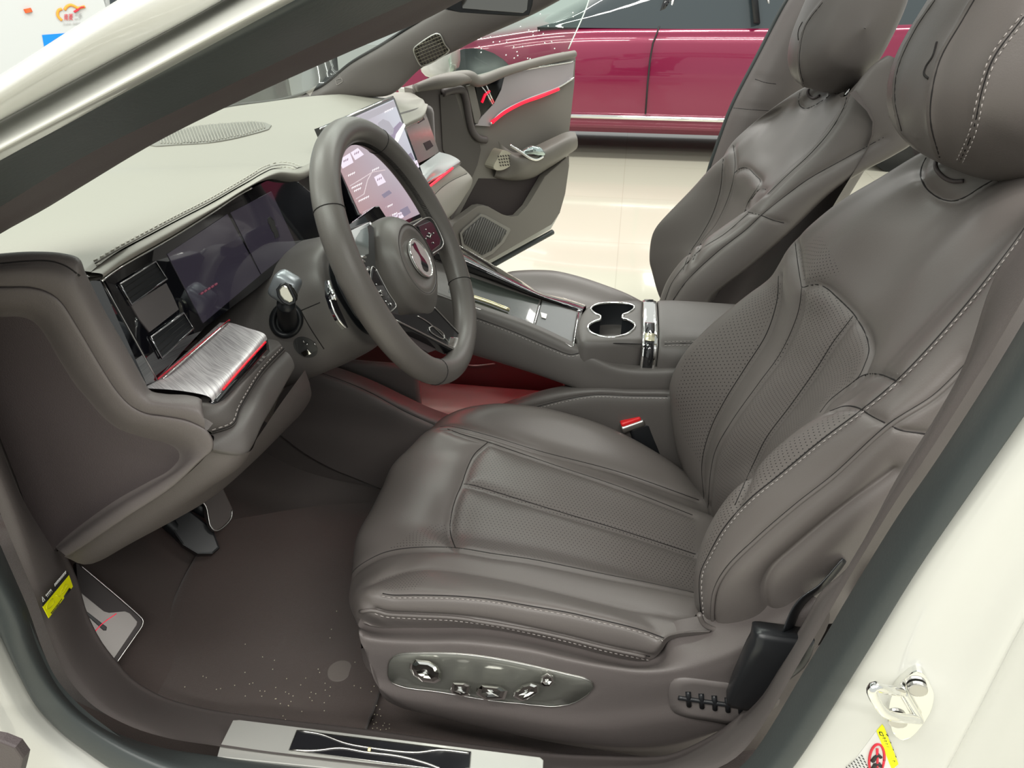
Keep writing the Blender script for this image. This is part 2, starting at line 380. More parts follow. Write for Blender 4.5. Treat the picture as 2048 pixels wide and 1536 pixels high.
patch('pillar_inner_trim', [b2, b3, b4, [p+V(-.02, .02, .0) for p in b4], [p+V(-.04, .05, .02) for p in b4]], M['trimdark'], pa, nu=80, k=6)
# unseen roof added over the cabin (keeps the lamps off the seats as the real one does)
rf = thing('roof', 'unseen white car roof added to shade the cabin, with a tinted glass panel', 'car roof', (.5, 0, 1.40))
def rz(x, y): return 1.40-.09*max(0, (.3-x))/.42*.6-.12*max(0, x-.9)+.02*(1-abs(y)/.6)
def roofpiece(nm, xs, ys, m, dz=0, th=.012): return patch(nm, [[V(x, y, rz(x, y)+dz) for x in xs] for y in ys], m, rf, nu=24, k=4, thick=th, flip=False)
for s_ in (-1, 1):
    roofpiece('roof_rail', (-.12, .3, .8, 1.5), (s_*.58, s_*.50, s_*.43), M['white']); roofpiece('headliner_side', (-.12, .3, .8, 1.5), (s_*.57, s_*.50, s_*.42), mat('headliner_fabric', (.42, .40, .37), .9), -.02)
roofpiece('roof_header', (-.12, -.05, .04), (-.43, 0, .43), M['white']); roofpiece('rear_roof_bar', (1.2, 1.35, 1.5), (-.43, 0, .43), M['white'])
gr_ = bpy.data.materials.new('roof_glass'); gr_.use_nodes = True; nt = gr_.node_tree; nt.nodes.clear(); o_ = nt.nodes.new('ShaderNodeOutputMaterial'); mx_ = nt.nodes.new('ShaderNodeMixShader'); tr_ = nt.nodes.new('ShaderNodeBsdfTransparent'); gg = nt.nodes.new('ShaderNodeBsdfGlossy')
tr_.inputs[0].default_value = (.60, .62, .62, 1); gg.inputs[1].default_value = .03; mx_.inputs[0].default_value = .06
nt.links.new(tr_.outputs[0], mx_.inputs[1]); nt.links.new(gg.outputs[0], mx_.inputs[2]); nt.links.new(mx_.outputs[0], o_.inputs[0])
roofpiece('roof_glass', (.04, .4, .8, 1.2), (-.43, 0, .43), gr_, 0, 0)
# ------------------------------------------------------------------ cabin floor
fl = thing('cabin_floor', 'dark brown carpeted footwell floor beside the driver seat', 'car floor', (-.35, -.4, .2))
fr = [[V(-.80, y, .47), V(-.74, y, .40), V(-.66, y, .33), V(-.58, y, .295), V(-.45, y, .278), V(-.2, y, .275), V(.05, y, .275), V(.6, y, .275)] for y in (-.76, -.60, -.4, -.25, -.12)]
patch('carpet', fr, M['carpet'], fl, nu=80, k=6, thick=.01)

box('firewall', (-.87, -.0, .49), (.05, 1.46, .74), M['carpet'], fl, bevel=.01)
box('kick_side_panel', (-.74, -.70, .47), (.24, .02, .36), M['carpet'], fl, bevel=.008)
patch('passenger_carpet', [[V(-.84, y, .40), V(-.74, y, .33), V(-.6, y, .28), V(-.3, y, .27), V(.3, y, .27)] for y in (.11, .4, .66)], M['carpet'], fl, nu=30, k=5, thick=.01)
mt = thing('floor_mat', 'brown pile floor mat with a round clip in front of the driver seat', 'floor mat', (-.48, -.45, .28))
mt_px = [(727, 1454), (757, 1381), (770, 1300), (800, 1150), (830, 1000), (700, 960), (560, 985), (470, 1020), (430, 1110), (330, 1200), (280, 1300), (250, 1345), (330, 1395), (480, 1425)]
matm = [P(u, v, z=.292) for u, v in mt_px]
r_a = [P(u, v, z=.293) for u, v in [(715, 1490), (757, 1381), (780, 1290), (810, 1150), (840, 1010)]]
r_b = [P(600, 1480, z=.293), P(620, 1350, z=.293), P(640, 1240, z=.291), P(660, 1130, z=.293), P(660, 1010, z=.31)]
r_c = [P(450, 1470, z=.293), P(470, 1330, z=.293), P(490, 1240, z=.30), P(500, 1150, z=.315), P(520, 1030, z=.345)]
r_d = [P(270, 1440, z=.293), P(300, 1310, z=.30), P(330, 1240, z=.315), P(370, 1150, z=.335), P(430, 1050, z=.365)]
patch('mat_pile', [[p+V(0, 0, -.012) for p in r_a], r_a, r_b, r_c, r_d, [p+V(0, 0, -.012) for p in r_d]], M['carpet'], mt, nu=50, k=8)
ring = [P(680, 1341, z=.296)+V(math.cos(t)*.0185, math.sin(t)*.0185, 0) for t in np.linspace(0, 2*math.pi, 28)[:-1]]
shape('mat_clip', ring, mat('mat_clip_plastic', (.16, .14, .13), .25), mt, thick=.004, bevel=.0015)
# foot rest
fn = V(.62, -.30, .55).normalized(); f0 = P(258, 1225, z=.395)
ft = thing('foot_rest', 'silver metal foot rest with dark slot at the left end of the footwell', 'foot rest', P(250, 1290, z=.33))
def fp(px, lift, name, m, th=.004): return inset(name, px, f0, fn, m, ft, thick=th, bevel=.0008, lift=lift)
fp([(152, 1125), (161, 1131), (250, 1205), (284, 1238), (286, 1252), (232, 1328), (205, 1330), (160, 1240)], 0, 'rest_base', mat('foot_rest_dark', (.055, .045, .045), .6), .02)
fp([(156, 1180), (207, 1224), (218, 1227), (236, 1224), (250, 1222), (260, 1226), (275, 1243), (274, 1250), (228, 1318), (204, 1300), (168, 1230), (163, 1215)], .003, 'metal_plate', mat('foot_rest_metal', (.30, .28, .27), .45, metal=.6), .003)
fp([(168, 1225), (173, 1222), (214, 1254), (213, 1261), (207, 1261)], .004, 'slot', M['black'], .002)
tube('bright_edge', [Pl(u, v, f0+fn*.003, fn) for u, v in [(161, 1131), (210, 1172), (250, 1206), (280, 1233), (286, 1240), (285, 1250), (270, 1273), (233, 1326)]], .0011, M['satin'], ft, n=50, seg=6)
tube('red_reflection_strip', [Pl(u, v, f0+fn*.005, fn) for u, v in [(190, 1263), (204, 1248), (233, 1227)]], .0006, mat('red_mark', (.7, .03, .06), .4, emit=(1, .03, .08), es=.5), ft, n=8, seg=5)  # emissive tube paints a red reflection onto the plate
# pedals
pd = thing('brake_pedal', 'dark metal brake pedal with bright edge under the dashboard', 'pedal', P(430, 1060, y=-.42))
pn = V(.75, -.35, .55).normalized(); p0 = P(432, 1020, y=-.42)
inset('pedal_pad', [(397, 975), (412, 960), (440, 962), (466, 1018), (463, 1036), (440, 1060), (430, 1062), (421, 1052), (414, 1030), (412, 1005)], p0, pn, mat('pedal_rubber', (.10, .085, .08), .4), pd, thick=.012, bevel=.002)
tube('bright_edge', [Pl(u, v, p0+pn*.001, pn) for u, v in [(396, 985), (405, 1003), (412, 1013), (417, 1035), (420, 1050), (430, 1061), (440, 1059), (462, 1037), (464, 1020)]], .0016, M['satin'], pd, n=40, seg=6)
tube('pedal_arm', [p0-pn*.03, p0-pn*.03+V(-.04, .0, .03), p0+V(-.10, .0, .14)], .012, M['black'], pd, n=12)
pa2 = thing('accelerator_pedal', 'black accelerator pedal on a dark bracket below the brake pedal', 'pedal', P(400, 1100, y=-.47))
pq = P(390, 1070, y=-.45)
inset('pedal_pad', [(330, 1040), (380, 1020), (425, 1055), (440, 1095), (425, 1108), (395, 1108), (365, 1090)], pq, V(.5, -.4, .7), M['black'], pa2, thick=.02, bevel=.003)
tube('pedal_arm', [pq-V(.02, 0, .01), pq+V(-.06, .0, .05), pq+V(-.11, .0, .14)], .012, M['black'], pa2, n=12)
# scuff plate
sc = thing('scuff_plate', 'brushed metal door sill scuff plate with a black curved-line inlay', 'scuff plate', P(760, 1500, z=.40))
def sp_(px, z, n, m, th, b=.001): return shape(n, [P(u, v, z=z) for u, v in px], m, sc, thick=th, bevel=b, away=V(0, 0, -th))
# upper face with outward slope
q0 = P(470, 1440, y=-.752); q1 = P(1085, 1515, y=-.752); q2 = P(434, 1514, y=-.800)
sn = (q1-q0).cross(q2-q0).normalized(); sn = sn if sn.z > 0 else -sn
sc_plane = q0 + sn*.002
inset('metal_plate', [(466, 1440), (478, 1440), (1080, 1514), (1087, 1520), (1085, 1545), (1083, 1580), (434, 1514), (440, 1492)], sc_plane, sn, mat('brushed_sill_metal', (.72, .72, .68), .38, metal=.7), sc, thick=.006, bevel=.001)
inset('black_inlay', [(594, 1462), (941, 1505), (938, 1535), (900, 1541), (579, 1499)], sc_plane, sn, M['inlay'], sc, thick=.002, bevel=.0003, lift=.0012)
def sline(px, r=.0013): 
    return resample([Pl(u, v, sc_plane+sn*.0016, sn) for u, v in px], 30)
link('curved_lines', tubemesh([sline(q) for q in [
   [(600, 1462), (640, 1468), (690, 1486), (730, 1494), (830, 1505), (880, 1500), (938, 1506)],
   [(585, 1500), (630, 1501), (680, 1496), (730, 1504), (800, 1513), (850, 1526), (880, 1537)]]], .0013, 6, flat=1), M['satin'], sc)
link('silver_border', tubemesh([[Pl(u, v, sc_plane+sn*.0014, sn) for u, v in [(594, 1461), (942, 1504), (939, 1536), (900, 1542), (578, 1500), (594, 1461)]]], .0007, 5), M['satin'], sc)
link('small_gold_tag', tubemesh([[Pl(u, v, sc_plane+sn*.0018, sn) for u, v in [(736, 1500), (741, 1501)]]], .003, 6, flat=.4), mat('gold_tag', (.8, .7, .4), .4), sc)
# striker
stn = (P(1790, 1400, y=-.855)-P(1860, 1360, y=-.857)).normalized()
sk = thing('door_striker', 'chrome door latch striker loop bolted to the white centre pillar', 'door striker', P(1820, 1480, y=-.86))
hs_ = cast(bp_bvh, 1824, 1405, .0); sn2 = (hs_[1]+V(0, 0, 0)).normalized(); s0 = hs_[0]+sn2*.006
inset('striker_plate', [(1834, 1343), (1845, 1346), (1858, 1366), (1867, 1388), (1862, 1420), (1843, 1452), (1820, 1476), (1805, 1482), (1790, 1473), (1781, 1447), (1778, 1430), (1783, 1395), (1800, 1368)], s0, sn2, M['chrome'], sk, thick=.006, bevel=.0012, smooth_n=50)
h = sn2*.03
LQ = lambda u, v, l: Pl(u, v, s0+sn2*l, sn2)
lp = [LQ(1838, 1440, 0), LQ(1826, 1438, .010), LQ(1790, 1434, .028), LQ(1768, 1425, .034), LQ(1757, 1412, .035), LQ(1743, 1380, .035), LQ(1748, 1373, .034), LQ(1770, 1378, .028), LQ(1798, 1383, .012), LQ(1806, 1386, 0)]
tube('striker_loop', lp, .0031, M['chrome'], sk, n=60, seg=10)
tube('loop_base_bar', [Pl(1800, 1376, s0+sn2*.004, sn2), Pl(1838, 1440, s0+sn2*.003, sn2)], .0030, M['chrome'], sk, n=6, seg=10)
for u, v in ((1836, 1382), (1796, 1446)):
    c = Pl(u, v, s0+sn2*.004, sn2); a = sn2.orthogonal().normalized(); b = sn2.cross(a)
    shape('bolt', [c+(a*math.cos(t)+b*math.sin(t))*.0062 for t in np.linspace(0, 2*math.pi, 20)[:-1]], M['satin'], sk, thick=.003, bevel=.001)
# warning labels on the pillar
wl_ = thing('pillar_warning_label', 'yellow and white airbag warning sticker on the white pillar below the striker', 'sticker', P(1760, 1530, y=-.85))
def lab(px, m, name, off=.0006, parent=None, th=.0004):
    pts = []
    for u, v in px:
        hh = cast(bp_bvh, u, v, off); pts.append(hh[0] if hh else P(u, v, y=-.86))
    return shape(name, pts, m, parent or wl_, thick=th, bevel=0)
lab([(1753, 1461), (1764, 1448), (1768, 1453), (1797, 1527), (1786, 1537), (1782, 1534)], M['yellow'], 'yellow_strip')
lab([(1752, 1462), (1786, 1538), (1760, 1600), (1660, 1570), (1700, 1532)], M['paper'], 'white_card', .0003)
def ringpx(cx, cy, a, b, rot, n=30): return [(cx+a*math.cos(t)*math.cos(rot)-b*math.sin(t)*math.sin(rot), cy+a*math.cos(t)*math.sin(rot)+b*math.sin(t)*math.cos(rot)) for t in np.linspace(0, 2*math.pi, n)]
def onp(px, off=.0009): 
    r = []
    for u, v in px:
        hh = cast(bp_bvh, u, v, off)
        if hh: r.append(hh[0])
    return r
link('prohibition_ring', tubemesh([onp(ringpx(1753, 1517, 15, 31, .12)), onp([(1754, 1495), (1755, 1545)])], .0010, 5), M['redink'], wl_)
link('child_seat_pictogram', tubemesh([onp([(1744, 1520), (1750, 1512), (1757, 1506), (1761, 1512)]), onp([(1745, 1535), (1750, 1526), (1758, 1524), (1761, 1530)])], .0016, 5), M['ink'], wl_)
txt = [onp([(1758, 1462), (1763, 1462), (1767, 1470), (1760, 1468), (1758, 1462)])]
for i in range(9):
    u = 1765+i*2.5; v = 1474+i*5.7; txt.append(onp([(u, v), (u+5, v-1), (u+4, v+2)]))
for i in range(4): txt.append(onp([(1772+i*5.5, 1466+i*14), (1776+i*5.5, 1470+i*14)]))
for j in range(7):
    for i in range(5): txt.append(onp([(1722-j*5+i*3, 1508+j*4+i*6), (1725-j*5+i*3, 1511+j*4+i*6)]))
link('attention_lettering', tubemesh([t for t in txt if len(t) > 1], .00035, 4), M['ink'], wl_)
# ------------------------------------------------------------------ driver seat
LT, LP = M['leather'], M['leather_plain']
ds = thing('driver_seat', 'taupe leather driver seat with perforated centre and crystal power seat switches', 'car seat', (0.0, -.40, .28))
def crow(y, zc=0.0, px=None, x0=-.335, zb=.36, tail=(.15, .42), rear=(.24, .38), front=True):
    r = []
    if front: r += [V(x0+.045, y, zb), V(x0+.012, y, .405)]
    r += PY(px, y)
    if tail: r += [V(tail[0], y, tail[1])]
    if rear: r += [V(rear[0], y, rear[1])]
    return r
# cushion: rows from the door side to the tunnel side
C0 = PY([(718, 1252, -.62), (719, 1244, -.645), (730, 1247), (745, 1252), (770, 1256), (832, 1256), (909, 1254), (985, 1259), (1061, 1272), (1137, 1291), (1213, 1310), (1271, 1321), (1305, 1318), (1324, 1300), (1338, 1282), (1362, 1274), (1420, 1272)], -.655)
C1 = PY([(717, 1251, -.61), (713, 1240, -.635), (716, 1228, -.65), (728, 1221, -.66), (745, 1220), (770, 1227), (832, 1230), (909, 1234), (985, 1244), (1061, 1259), (1137, 1276), (1213, 1295), (1271, 1307), (1300, 1304), (1318, 1290), (1334, 1274), (1362, 1266), (1420, 1262)], -.66)
C2 = PY([(716, 1250, -.60), (708, 1230, -.62), (709, 1210, -.635), (718, 1195, -.645), (734, 1188, -.65), (752, 1187), (770, 1188), (785, 1190), (832, 1190), (909, 1192), (985, 1199), (1061, 1212), (1137, 1225), (1195, 1238), (1251, 1251), (1290, 1262), (1322, 1270), (1345, 1268), (1385, 1262), (1430, 1258)], -.650)
C3 = PY([(715, 1250, -.595), (703, 1218, -.605), (704, 1195, -.615), (716, 1175, -.625), (743, 1160, -.625), (787, 1145, -.61), (840, 1133, -.60), (893, 1134, -.595), (985, 1148, -.595), (1061, 1164, -.6), (1137, 1183, -.605), (1251, 1211, -.61), (1385, 1240, -.62)])
C4 = PY([(722, 1250, -.60), (702, 1218, -.59), (697, 1180, -.575), (709, 1140, -.565), (756, 1110, -.555), (794, 1099, -.55), (851, 1094, -.55), (916, 1096, -.55), (985, 1107, -.55), (1061, 1118, -.55), (1137, 1133, -.55), (1213, 1149, -.55), (1290, 1164, -.55), (1385, 1184, -.55), (1440, 1200, -.55)])
def mid(y, dz=0, zs=(.45, .492, .513, .522, .517, .513, .505, .488, .462, .43)):
    xs = (-.342, -.33, -.30, -.25, -.19, -.13, -.06, .03, .12, .22)
    return [V(-.295, y, .36), V(-.333, y, .41)]+[V(x, y, z+dz) for x, z in zip(xs, zs)]
C5 = mid(-.50, -.002); C6 = mid(-.44, -.002); C7 = mid(-.385, -.002); C8 = mid(-.33, -.001)
C9 = [V(-.285, -.28, .36), V(-.322, -.28, .41)]+PY([(832, 888), (846, 868), (880, 856), (930, 862), (981, 875), (1079, 906), (1235, 956), (1379, 1010), (1440, 1035)], -.28)
C10 = [V(-.27, -.24, .36), V(-.305, -.24, .41)]+PY([(850, 872), (867, 854), (905, 846), (960, 852), (1079, 885), (1235, 930), (1391, 985), (1440, 1010)], -.245)
C11 = [V(-.255, -.195, .36), V(-.285, -.195, .42)]+PY([(868, 856), (880, 841), (895, 830), (923, 818), (960, 811), (1001, 809), (1079, 818), (1140, 833), (1196, 851), (1260, 880), (1313, 910), (1379, 953), (1440, 1000)], -.195)
C12 = [p+V(.01, .035, -.03) for p in C11]; C13 = [p+V(.015, .045, -.12) for p in C11]
cush_seams = [
 dict(px=[(765, 1187), (785, 1190), (832, 1190), (909, 1192), (985, 1199), (1061, 1212), (1137, 1225), (1195, 1238), (1251, 1251), (1290, 1262), (1328, 1276)], d=.002, w=.004, st=(6,)),
 dict(px=[(752, 1220), (770, 1226), (832, 1230), (909, 1234), (985, 1244), (1061, 1259), (1137, 1276), (1213, 1295), (1300, 1313)], d=.004, w=.003, st=(7,)),
 dict(px=[(699, 1160), (709, 1140), (756, 1110), (794, 1099), (851, 1094), (916, 1096), (985, 1107), (1061, 1118), (1137, 1133), (1213, 1149), (1290, 1164), (1392, 1186)], d=.006, w=.010),
 dict(px=[(743, 1162), (787, 1145), (840, 1133), (893, 1134), (985, 1148), (1061, 1164), (1137, 1183), (1251, 1211), (1390, 1234)], d=.004, w=.012, line=False),
 dict(px=[(911, 1096), (903, 1075), (900, 1055), (904, 1023), (912, 995), (923, 970), (935, 935), (949, 908), (976, 884)], d=.007, w=.010),
 dict(px=[(928, 968), (940, 969), (1040, 999), (1118, 1023), (1235, 1058), (1390, 1108)], d=.006, w=.010),
 dict(px=[(895, 858), (923, 868), (976, 884), (1040, 906), (1118, 933), (1235, 972), (1385, 1030)], d=.005, w=.009),
 dict(px=[(880, 854), (900, 853), (923, 857), (981, 872), (1079, 902), (1235, 943), (1398, 1000)], d=.006, w=.008),
]
perf_poly = [[(915, 1090), (903, 1050), (930, 970), (950, 915), (980, 890), (1120, 940), (1390, 1035), (1392, 1180), (1137, 1128)],
             [(780, 1098), (830, 1060), (890, 1045), (905, 1090), (860, 1090)], [(750, 1160), (800, 1147), (850, 1140), (860, 1150), (830, 1180), (770, 1182)]]
cu, cu_b = patch('seat_cushion', [C0, C1, C2, C3, C4, C5, C6, C7, C8, C9, C10, C11, C12, C13], LT, ds, nu=170, k=12, seams=cush_seams, perf=perf_poly)
# piping along the door side of the cushion
pp = castpath(cu_b, [(722, 1222), (742, 1220), (772, 1227), (832, 1231), (909, 1235), (985, 1246), (1061, 1260), (1137, 1277), (1213, 1296), (1290, 1312)], 5, off=.0012)
link('piping', tubemesh([[h[0] for h in pp]], .0022, 8), LP, cu)
# side valance
def vrow(px, y): return PY(px, y)
V0 = vrow([(716, 1248), (727, 1256), (745, 1261), (832, 1262), (985, 1266), (1137, 1298), (1213, 1318), (1275, 1329), (1320, 1322), (1345, 1288), (1400, 1275), (1490, 1240), (1600, 1180)], -.66)
V1 = vrow([(717, 1262), (728, 1273), (752, 1279), (832, 1284), (920, 1284), (985, 1290), (1061, 1301), (1137, 1318), (1213, 1333), (1290, 1342), (1360, 1335), (1440, 1310), (1540, 1262), (1640, 1200)], -.685)
V2 = vrow([(720, 1280), (730, 1293), (756, 1298), (832, 1300), (940, 1300), (1061, 1320), (1137, 1334), (1213, 1350), (1290, 1362), (1366, 1352), (1460, 1325), (1560, 1285), (1660, 1230)], -.688)
V3 = vrow([(738, 1320), (748, 1345), (775, 1362), (870, 1378), (985, 1395), (1099, 1415), (1180, 1420), (1290, 1412), (1400, 1400), (1500, 1392), (1600, 1360)], -.688)
V4 = vrow([(748, 1350), (760, 1378), (790, 1396), (870, 1412), (985, 1432), (1099, 1452), (1213, 1462), (1328, 1448), (1400, 1440), (1500, 1436), (1600, 1420)], -.692)
V5 = vrow([(757, 1375), (772, 1400), (810, 1416), (880, 1430), (985, 1456), (1099, 1481), (1213, 1500), (1300, 1512), (1400, 1510), (1500, 1500), (1620, 1480)], -.66)
V6 = [p+V(.0, .03, -.01) for p in V5]
Vm1 = [p+V(.0, .03, .0) for p in V0]
def wrapfront(rows):
    """carry the valance round the front of the seat"""
    out = []
    for r in rows:
        p = r[0]; zz = min(p.z, .40)-.02; out.append([V(-.285, -.20, zz), V(-.305, -.4, zz), V(-.31, -.52, zz), V(-.305, -.60, zz), V(p.x-.004, -.635, (zz+p.z)/2)]+r)
    return out
va, va_b = patch('side_valance', wrapfront([Vm1, V0, V1, V2, V3, V4, V5, V6]), M['trim'], ds, nu=150, k=7, seams=[
  dict(px=[(778, 1330), (783, 1315), (800, 1307), (840, 1304), (920, 1306), (985, 1314), (1061, 1329), (1137, 1347), (1180, 1359), (1189, 1368), (1180, 1382), (1150, 1402), (1110, 1410), (1061, 1407), (985, 1399), (880, 1382), (800, 1370), (780, 1360), (775, 1345), (778, 1330)], d=.001, w=.002, line=False)])
def von(px, off): 
    r = []
    for u, v in px:
        h = cast(va_b, u, v, off)
        if h: r.append(h[0])
    return r
def vplate(name, px, off, m, parent, thick=.003, bevel=.0006, n=60, ninner=5):
    """plate that follows the valance surface"""
    q = resample(px, n, closed=True); c = q.mean(0); rings = []
    rows = []
    for s in np.linspace(1, 0.02, ninner): rows.append([(c[0]+(a-c[0])*s, c[1]+(b-c[1])*s) for a, b in q])
    vs, fs = [], []
    e = von([tuple(a) for a in rows[0]], off-thick)
    vs += e
    for rr in rows: vs += von(rr, off)
    k = ninner+1
    for i in range(k-1):
        for j in range(n): fs.append((i*n+j, i*n+(j+1) % n, (i+1)*n+(j+1) % n, (i+1)*n+j))
    fs.append(tuple((k-1)*n+j for j in range(n)))
    me = meshfrom(vs, fs); o = link(name, me, m, parent); return o
SWP = [(776, 1338), (780, 1318), (797, 1307), (840, 1304), (920, 1306), (985, 1314), (1061, 1329), (1137, 1347), (1178, 1358), (1189, 1368), (1182, 1380), (1150, 1402), (1115, 1410), (1061, 1407), (985, 1399), (880, 1382), (800, 1370), (780, 1358)]
swp = vplate('switch_panel', SWP, .0015, mat('switch_panel_grey', (.19, .19, .17), .3, metal=.5), ds)
link('bright_edge', tubemesh([von([tuple(a) for a in resample(SWP, 90, closed=True)], .0017)], .0006, 5, closed=True), M['satin'], swp)
def gem(name, pts, depth, inner=.5, label=None):
    """emerald cut crystal switch standing off the panel: outline in px"""
    c = np.mean(pts, 0); n = len(pts); h0 = cast(va_b, c[0], c[1], 0); hn = h0[1]; p0_ = h0[0]
    def ring_(s, l): return [Pl(c[0]+(a-c[0])*s, c[1]+(b-c[1])*s, p0_+hn*l, hn) for a, b in pts]
    prof_ = [(.80, .002), (.98, .35*depth), (1.04, .55*depth), (.88, .80*depth), (.64, .92*depth), (inner*.62, .86*depth)]
    vs = []; fs = []
    for s_, l in prof_: vs += ring_(s_, l)
    for r in range(len(prof_)-1):
        for i in range(n):
            j = (i+1) % n; a, b, e, f = r*n+i, r*n+j, (r+1)*n+j, (r+1)*n+i
            fs += [(a, b, e), (a, e, f)] if (i+r) % 2 else [(a, b, f), (b, e, f)]
    k = len(prof_)-1; vs.append(Pl(c[0], c[1], p0_+hn*depth*.74, hn)); fs += [(k*n+i, k*n+(i+1) % n, len(vs)-1) for i in range(n)]
    o = link(name, meshfrom(vs, fs), M['crystal'], ds, smooth=False)
    return o
g = gem('massage_switch', [(832, 1320), (858, 1323), (874, 1332), (881, 1346), (880, 1360), (868, 1366), (845, 1363), (827, 1351), (820, 1338), (821, 1327)], .016, .35)
gem('cushion_length_switch', [(904, 1364), (930, 1365), (941, 1371), (939, 1390), (922, 1393), (903, 1386), (901, 1374)], .018)
gem('cushion_switch', [(961, 1369), (1000, 1373), (1014, 1382), (1008, 1398), (970, 1400), (953, 1388), (954, 1376)], .018)
gem('backrest_switch', [(1063, 1365), (1077, 1370), (1077, 1385), (1060, 1396), (1044, 1402), (1029, 1394), (1027, 1384), (1045, 1370)], .018)
gem('lumbar_knob', [(1094, 1347), (1106, 1352), (1109, 1364), (1100, 1374), (1088, 1374), (1079, 1366), (1081, 1353)], .018, .4)
# belt guide insert with slots
bi = [(1338, 1375), (1345, 1360), (1362, 1355), (1420, 1361), (1520, 1378), (1560, 1400), (1540, 1420), (1480, 1447), (1420, 1440), (1365, 1430), (1345, 1420), (1339, 1405)]
vplate('belt_guide_plate', bi, .002, mat('belt_guide_plastic', (.13, .115, .11), .45), ds, n=50)
def slots():
    ps = [(1356, 1391), (1503, 1413)]
    L = [von([(1356+147*t, 1391+22*t) for t in np.linspace(0, 1, 20)], .0022)]
    for k in range(6):
        u = 1376+26*k; v = 1394+3.9*k; L.append(von([(u, v-14), (u+1, v), (u+2, v+14)], .0022))
    return L
link('belt_guide_slots', tubemesh(slots(), .0030, 8), M['black'], ds)
# backrest: rows from the tunnel side over the face to the door side; each runs bottom to top
B1 = PY([(1420, 1010, -.17), (1379, 953, -.165), (1356, 904, -.16), (1342, 812, -.16), (1340, 767, -.16), (1367, 708, -.16), (1417, 654, -.16), (1492, 592, -.165), (1545, 552, -.17), (1562, 525, -.175), (1575, 500, -.18), (1590, 479, -.185), (1617, 454, -.20), (1679, 404, -.225), (1762, 354, -.26), (1837, 308, -.30), (1880, 290, -.33)])
B0 = [p+V(.05, .012, -.005) for p in B1]; Bm = [p+V(.12, .012, -.02) for p in B1]
B2 = PY([(1440, 1080, -.26), (1410, 1010, -.26), (1404, 925, -.25), (1421, 858, -.245), (1450, 800, -.245), (1492, 733, -.24), (1533, 667, -.235), (1554, 600, -.225), (1560, 550, -.215), (1600, 500, -.225), (1650, 452, -.25), (1720, 400, -.28), (1800, 355, -.31), (1870, 322, -.345), (1900, 300, -.36)])
B3 = PY([(1450, 1110, -.32), (1418, 1010, -.32), (1425, 937, -.315), (1440, 880, -.31), (1467, 837, -.31), (1517, 767, -.305), (1562, 704, -.30), (1596, 625, -.295), (1606, 575, -.29), (1650, 510, -.30), (1710, 450, -.32), (1790, 390, -.34), (1860, 345, -.365), (1905, 312, -.37)])
B4 = PY([(1490, 1080, -.40), (1478, 985, -.40), (1508, 925, -.40), (1533, 875, -.40), (1583, 808, -.40), (1633, 737, -.40), (1667, 683, -.40), (1708, 629, -.40), (1770, 560, -.40), (1840, 480, -.40), (1920, 400, -.40), (1965, 345, -.40), (1990, 315, -.40)])
B5 = PY([(1515, 1110, -.49), (1500, 1030, -.49), (1545, 950, -.49), (1590, 880, -.49), (1650, 805, -.49), (1700, 755, -.49), (1735, 705, -.485), (1790, 620, -.48), (1860, 530, -.475), (1950, 440, -.47), (2040, 360, -.455), (2080, 325, -.44)])
B6 = PY([(1440, 1220, -.55), (1430, 1150, -.55), (1445, 1080, -.55), (1500, 985, -.55), (1575, 905, -.55), (1637, 850, -.55), (1700, 800, -.55), (1760, 735, -.545), (1850, 640, -.54), (1940, 540, -.53), (2040, 440, -.51), (2110, 380, -.49)])
B6b = PY([(1408, 1245, -.575), (1392, 1200, -.575), (1393, 1140, -.575), (1408, 1075, -.575), (1450, 1000, -.575), (1520, 925, -.575), (1600, 857, -.575), (1670, 815, -.575), (1712, 795, -.57), (1780, 730, -.568), (1880, 625, -.56), (1980, 520, -.55), (2060, 440, -.53), (2130, 380, -.51)])
B7 = PY([(1412, 1252, -.61), (1402, 1220, -.615), (1400, 1150, -.615), (1417, 1110, -.615), (1447, 1057, -.615), (1497, 1000, -.615), (1558, 950, -.615), (1645, 878, -.615), (1721, 821, -.615), (1796, 758, -.615), (1908, 637, -.605), (2017, 500, -.59), (2060, 440, -.57), (2160, 350, -.55)])
B8 = PY([(1424, 1257, -.645), (1422, 1217, -.65), (1428, 1179, -.65), (1451, 1137, -.65), (1512, 1076, -.65), (1592, 1007, -.65), (1665, 950, -.65), (1775, 850, -.65), (1867, 790, -.65), (1933, 724, -.645), (2040, 590, -.635), (2120, 480, -.62), (2200, 380, -.60)])
B9 = PY([(1543, 1245, -.665), (1530, 1213, -.668), (1527, 1179, -.668), (1543, 1144, -.668), (1592, 1099, -.668), (1688, 1019, -.668), (1783, 945, -.665), (1880, 860, -.66), (1980, 760, -.655), (2080, 640, -.645), (2160, 520, -.63), (2240, 400, -.61)])
B10 = PY([(1600, 1250, -.665), (1590, 1220, -.67), (1590, 1190, -.67), (1610, 1155, -.67), (1660, 1110, -.67), (1740, 1040, -.67), (1830, 960, -.667), (1930, 870, -.66), (2030, 770, -.655), (2130, 650, -.645), (2200, 530, -.63), (2290, 410, -.61)])
B11 = [p+V(.06, .02, .0) for p in B10]; B12 = [p+V(.10, .10, -.01) for p in B10]
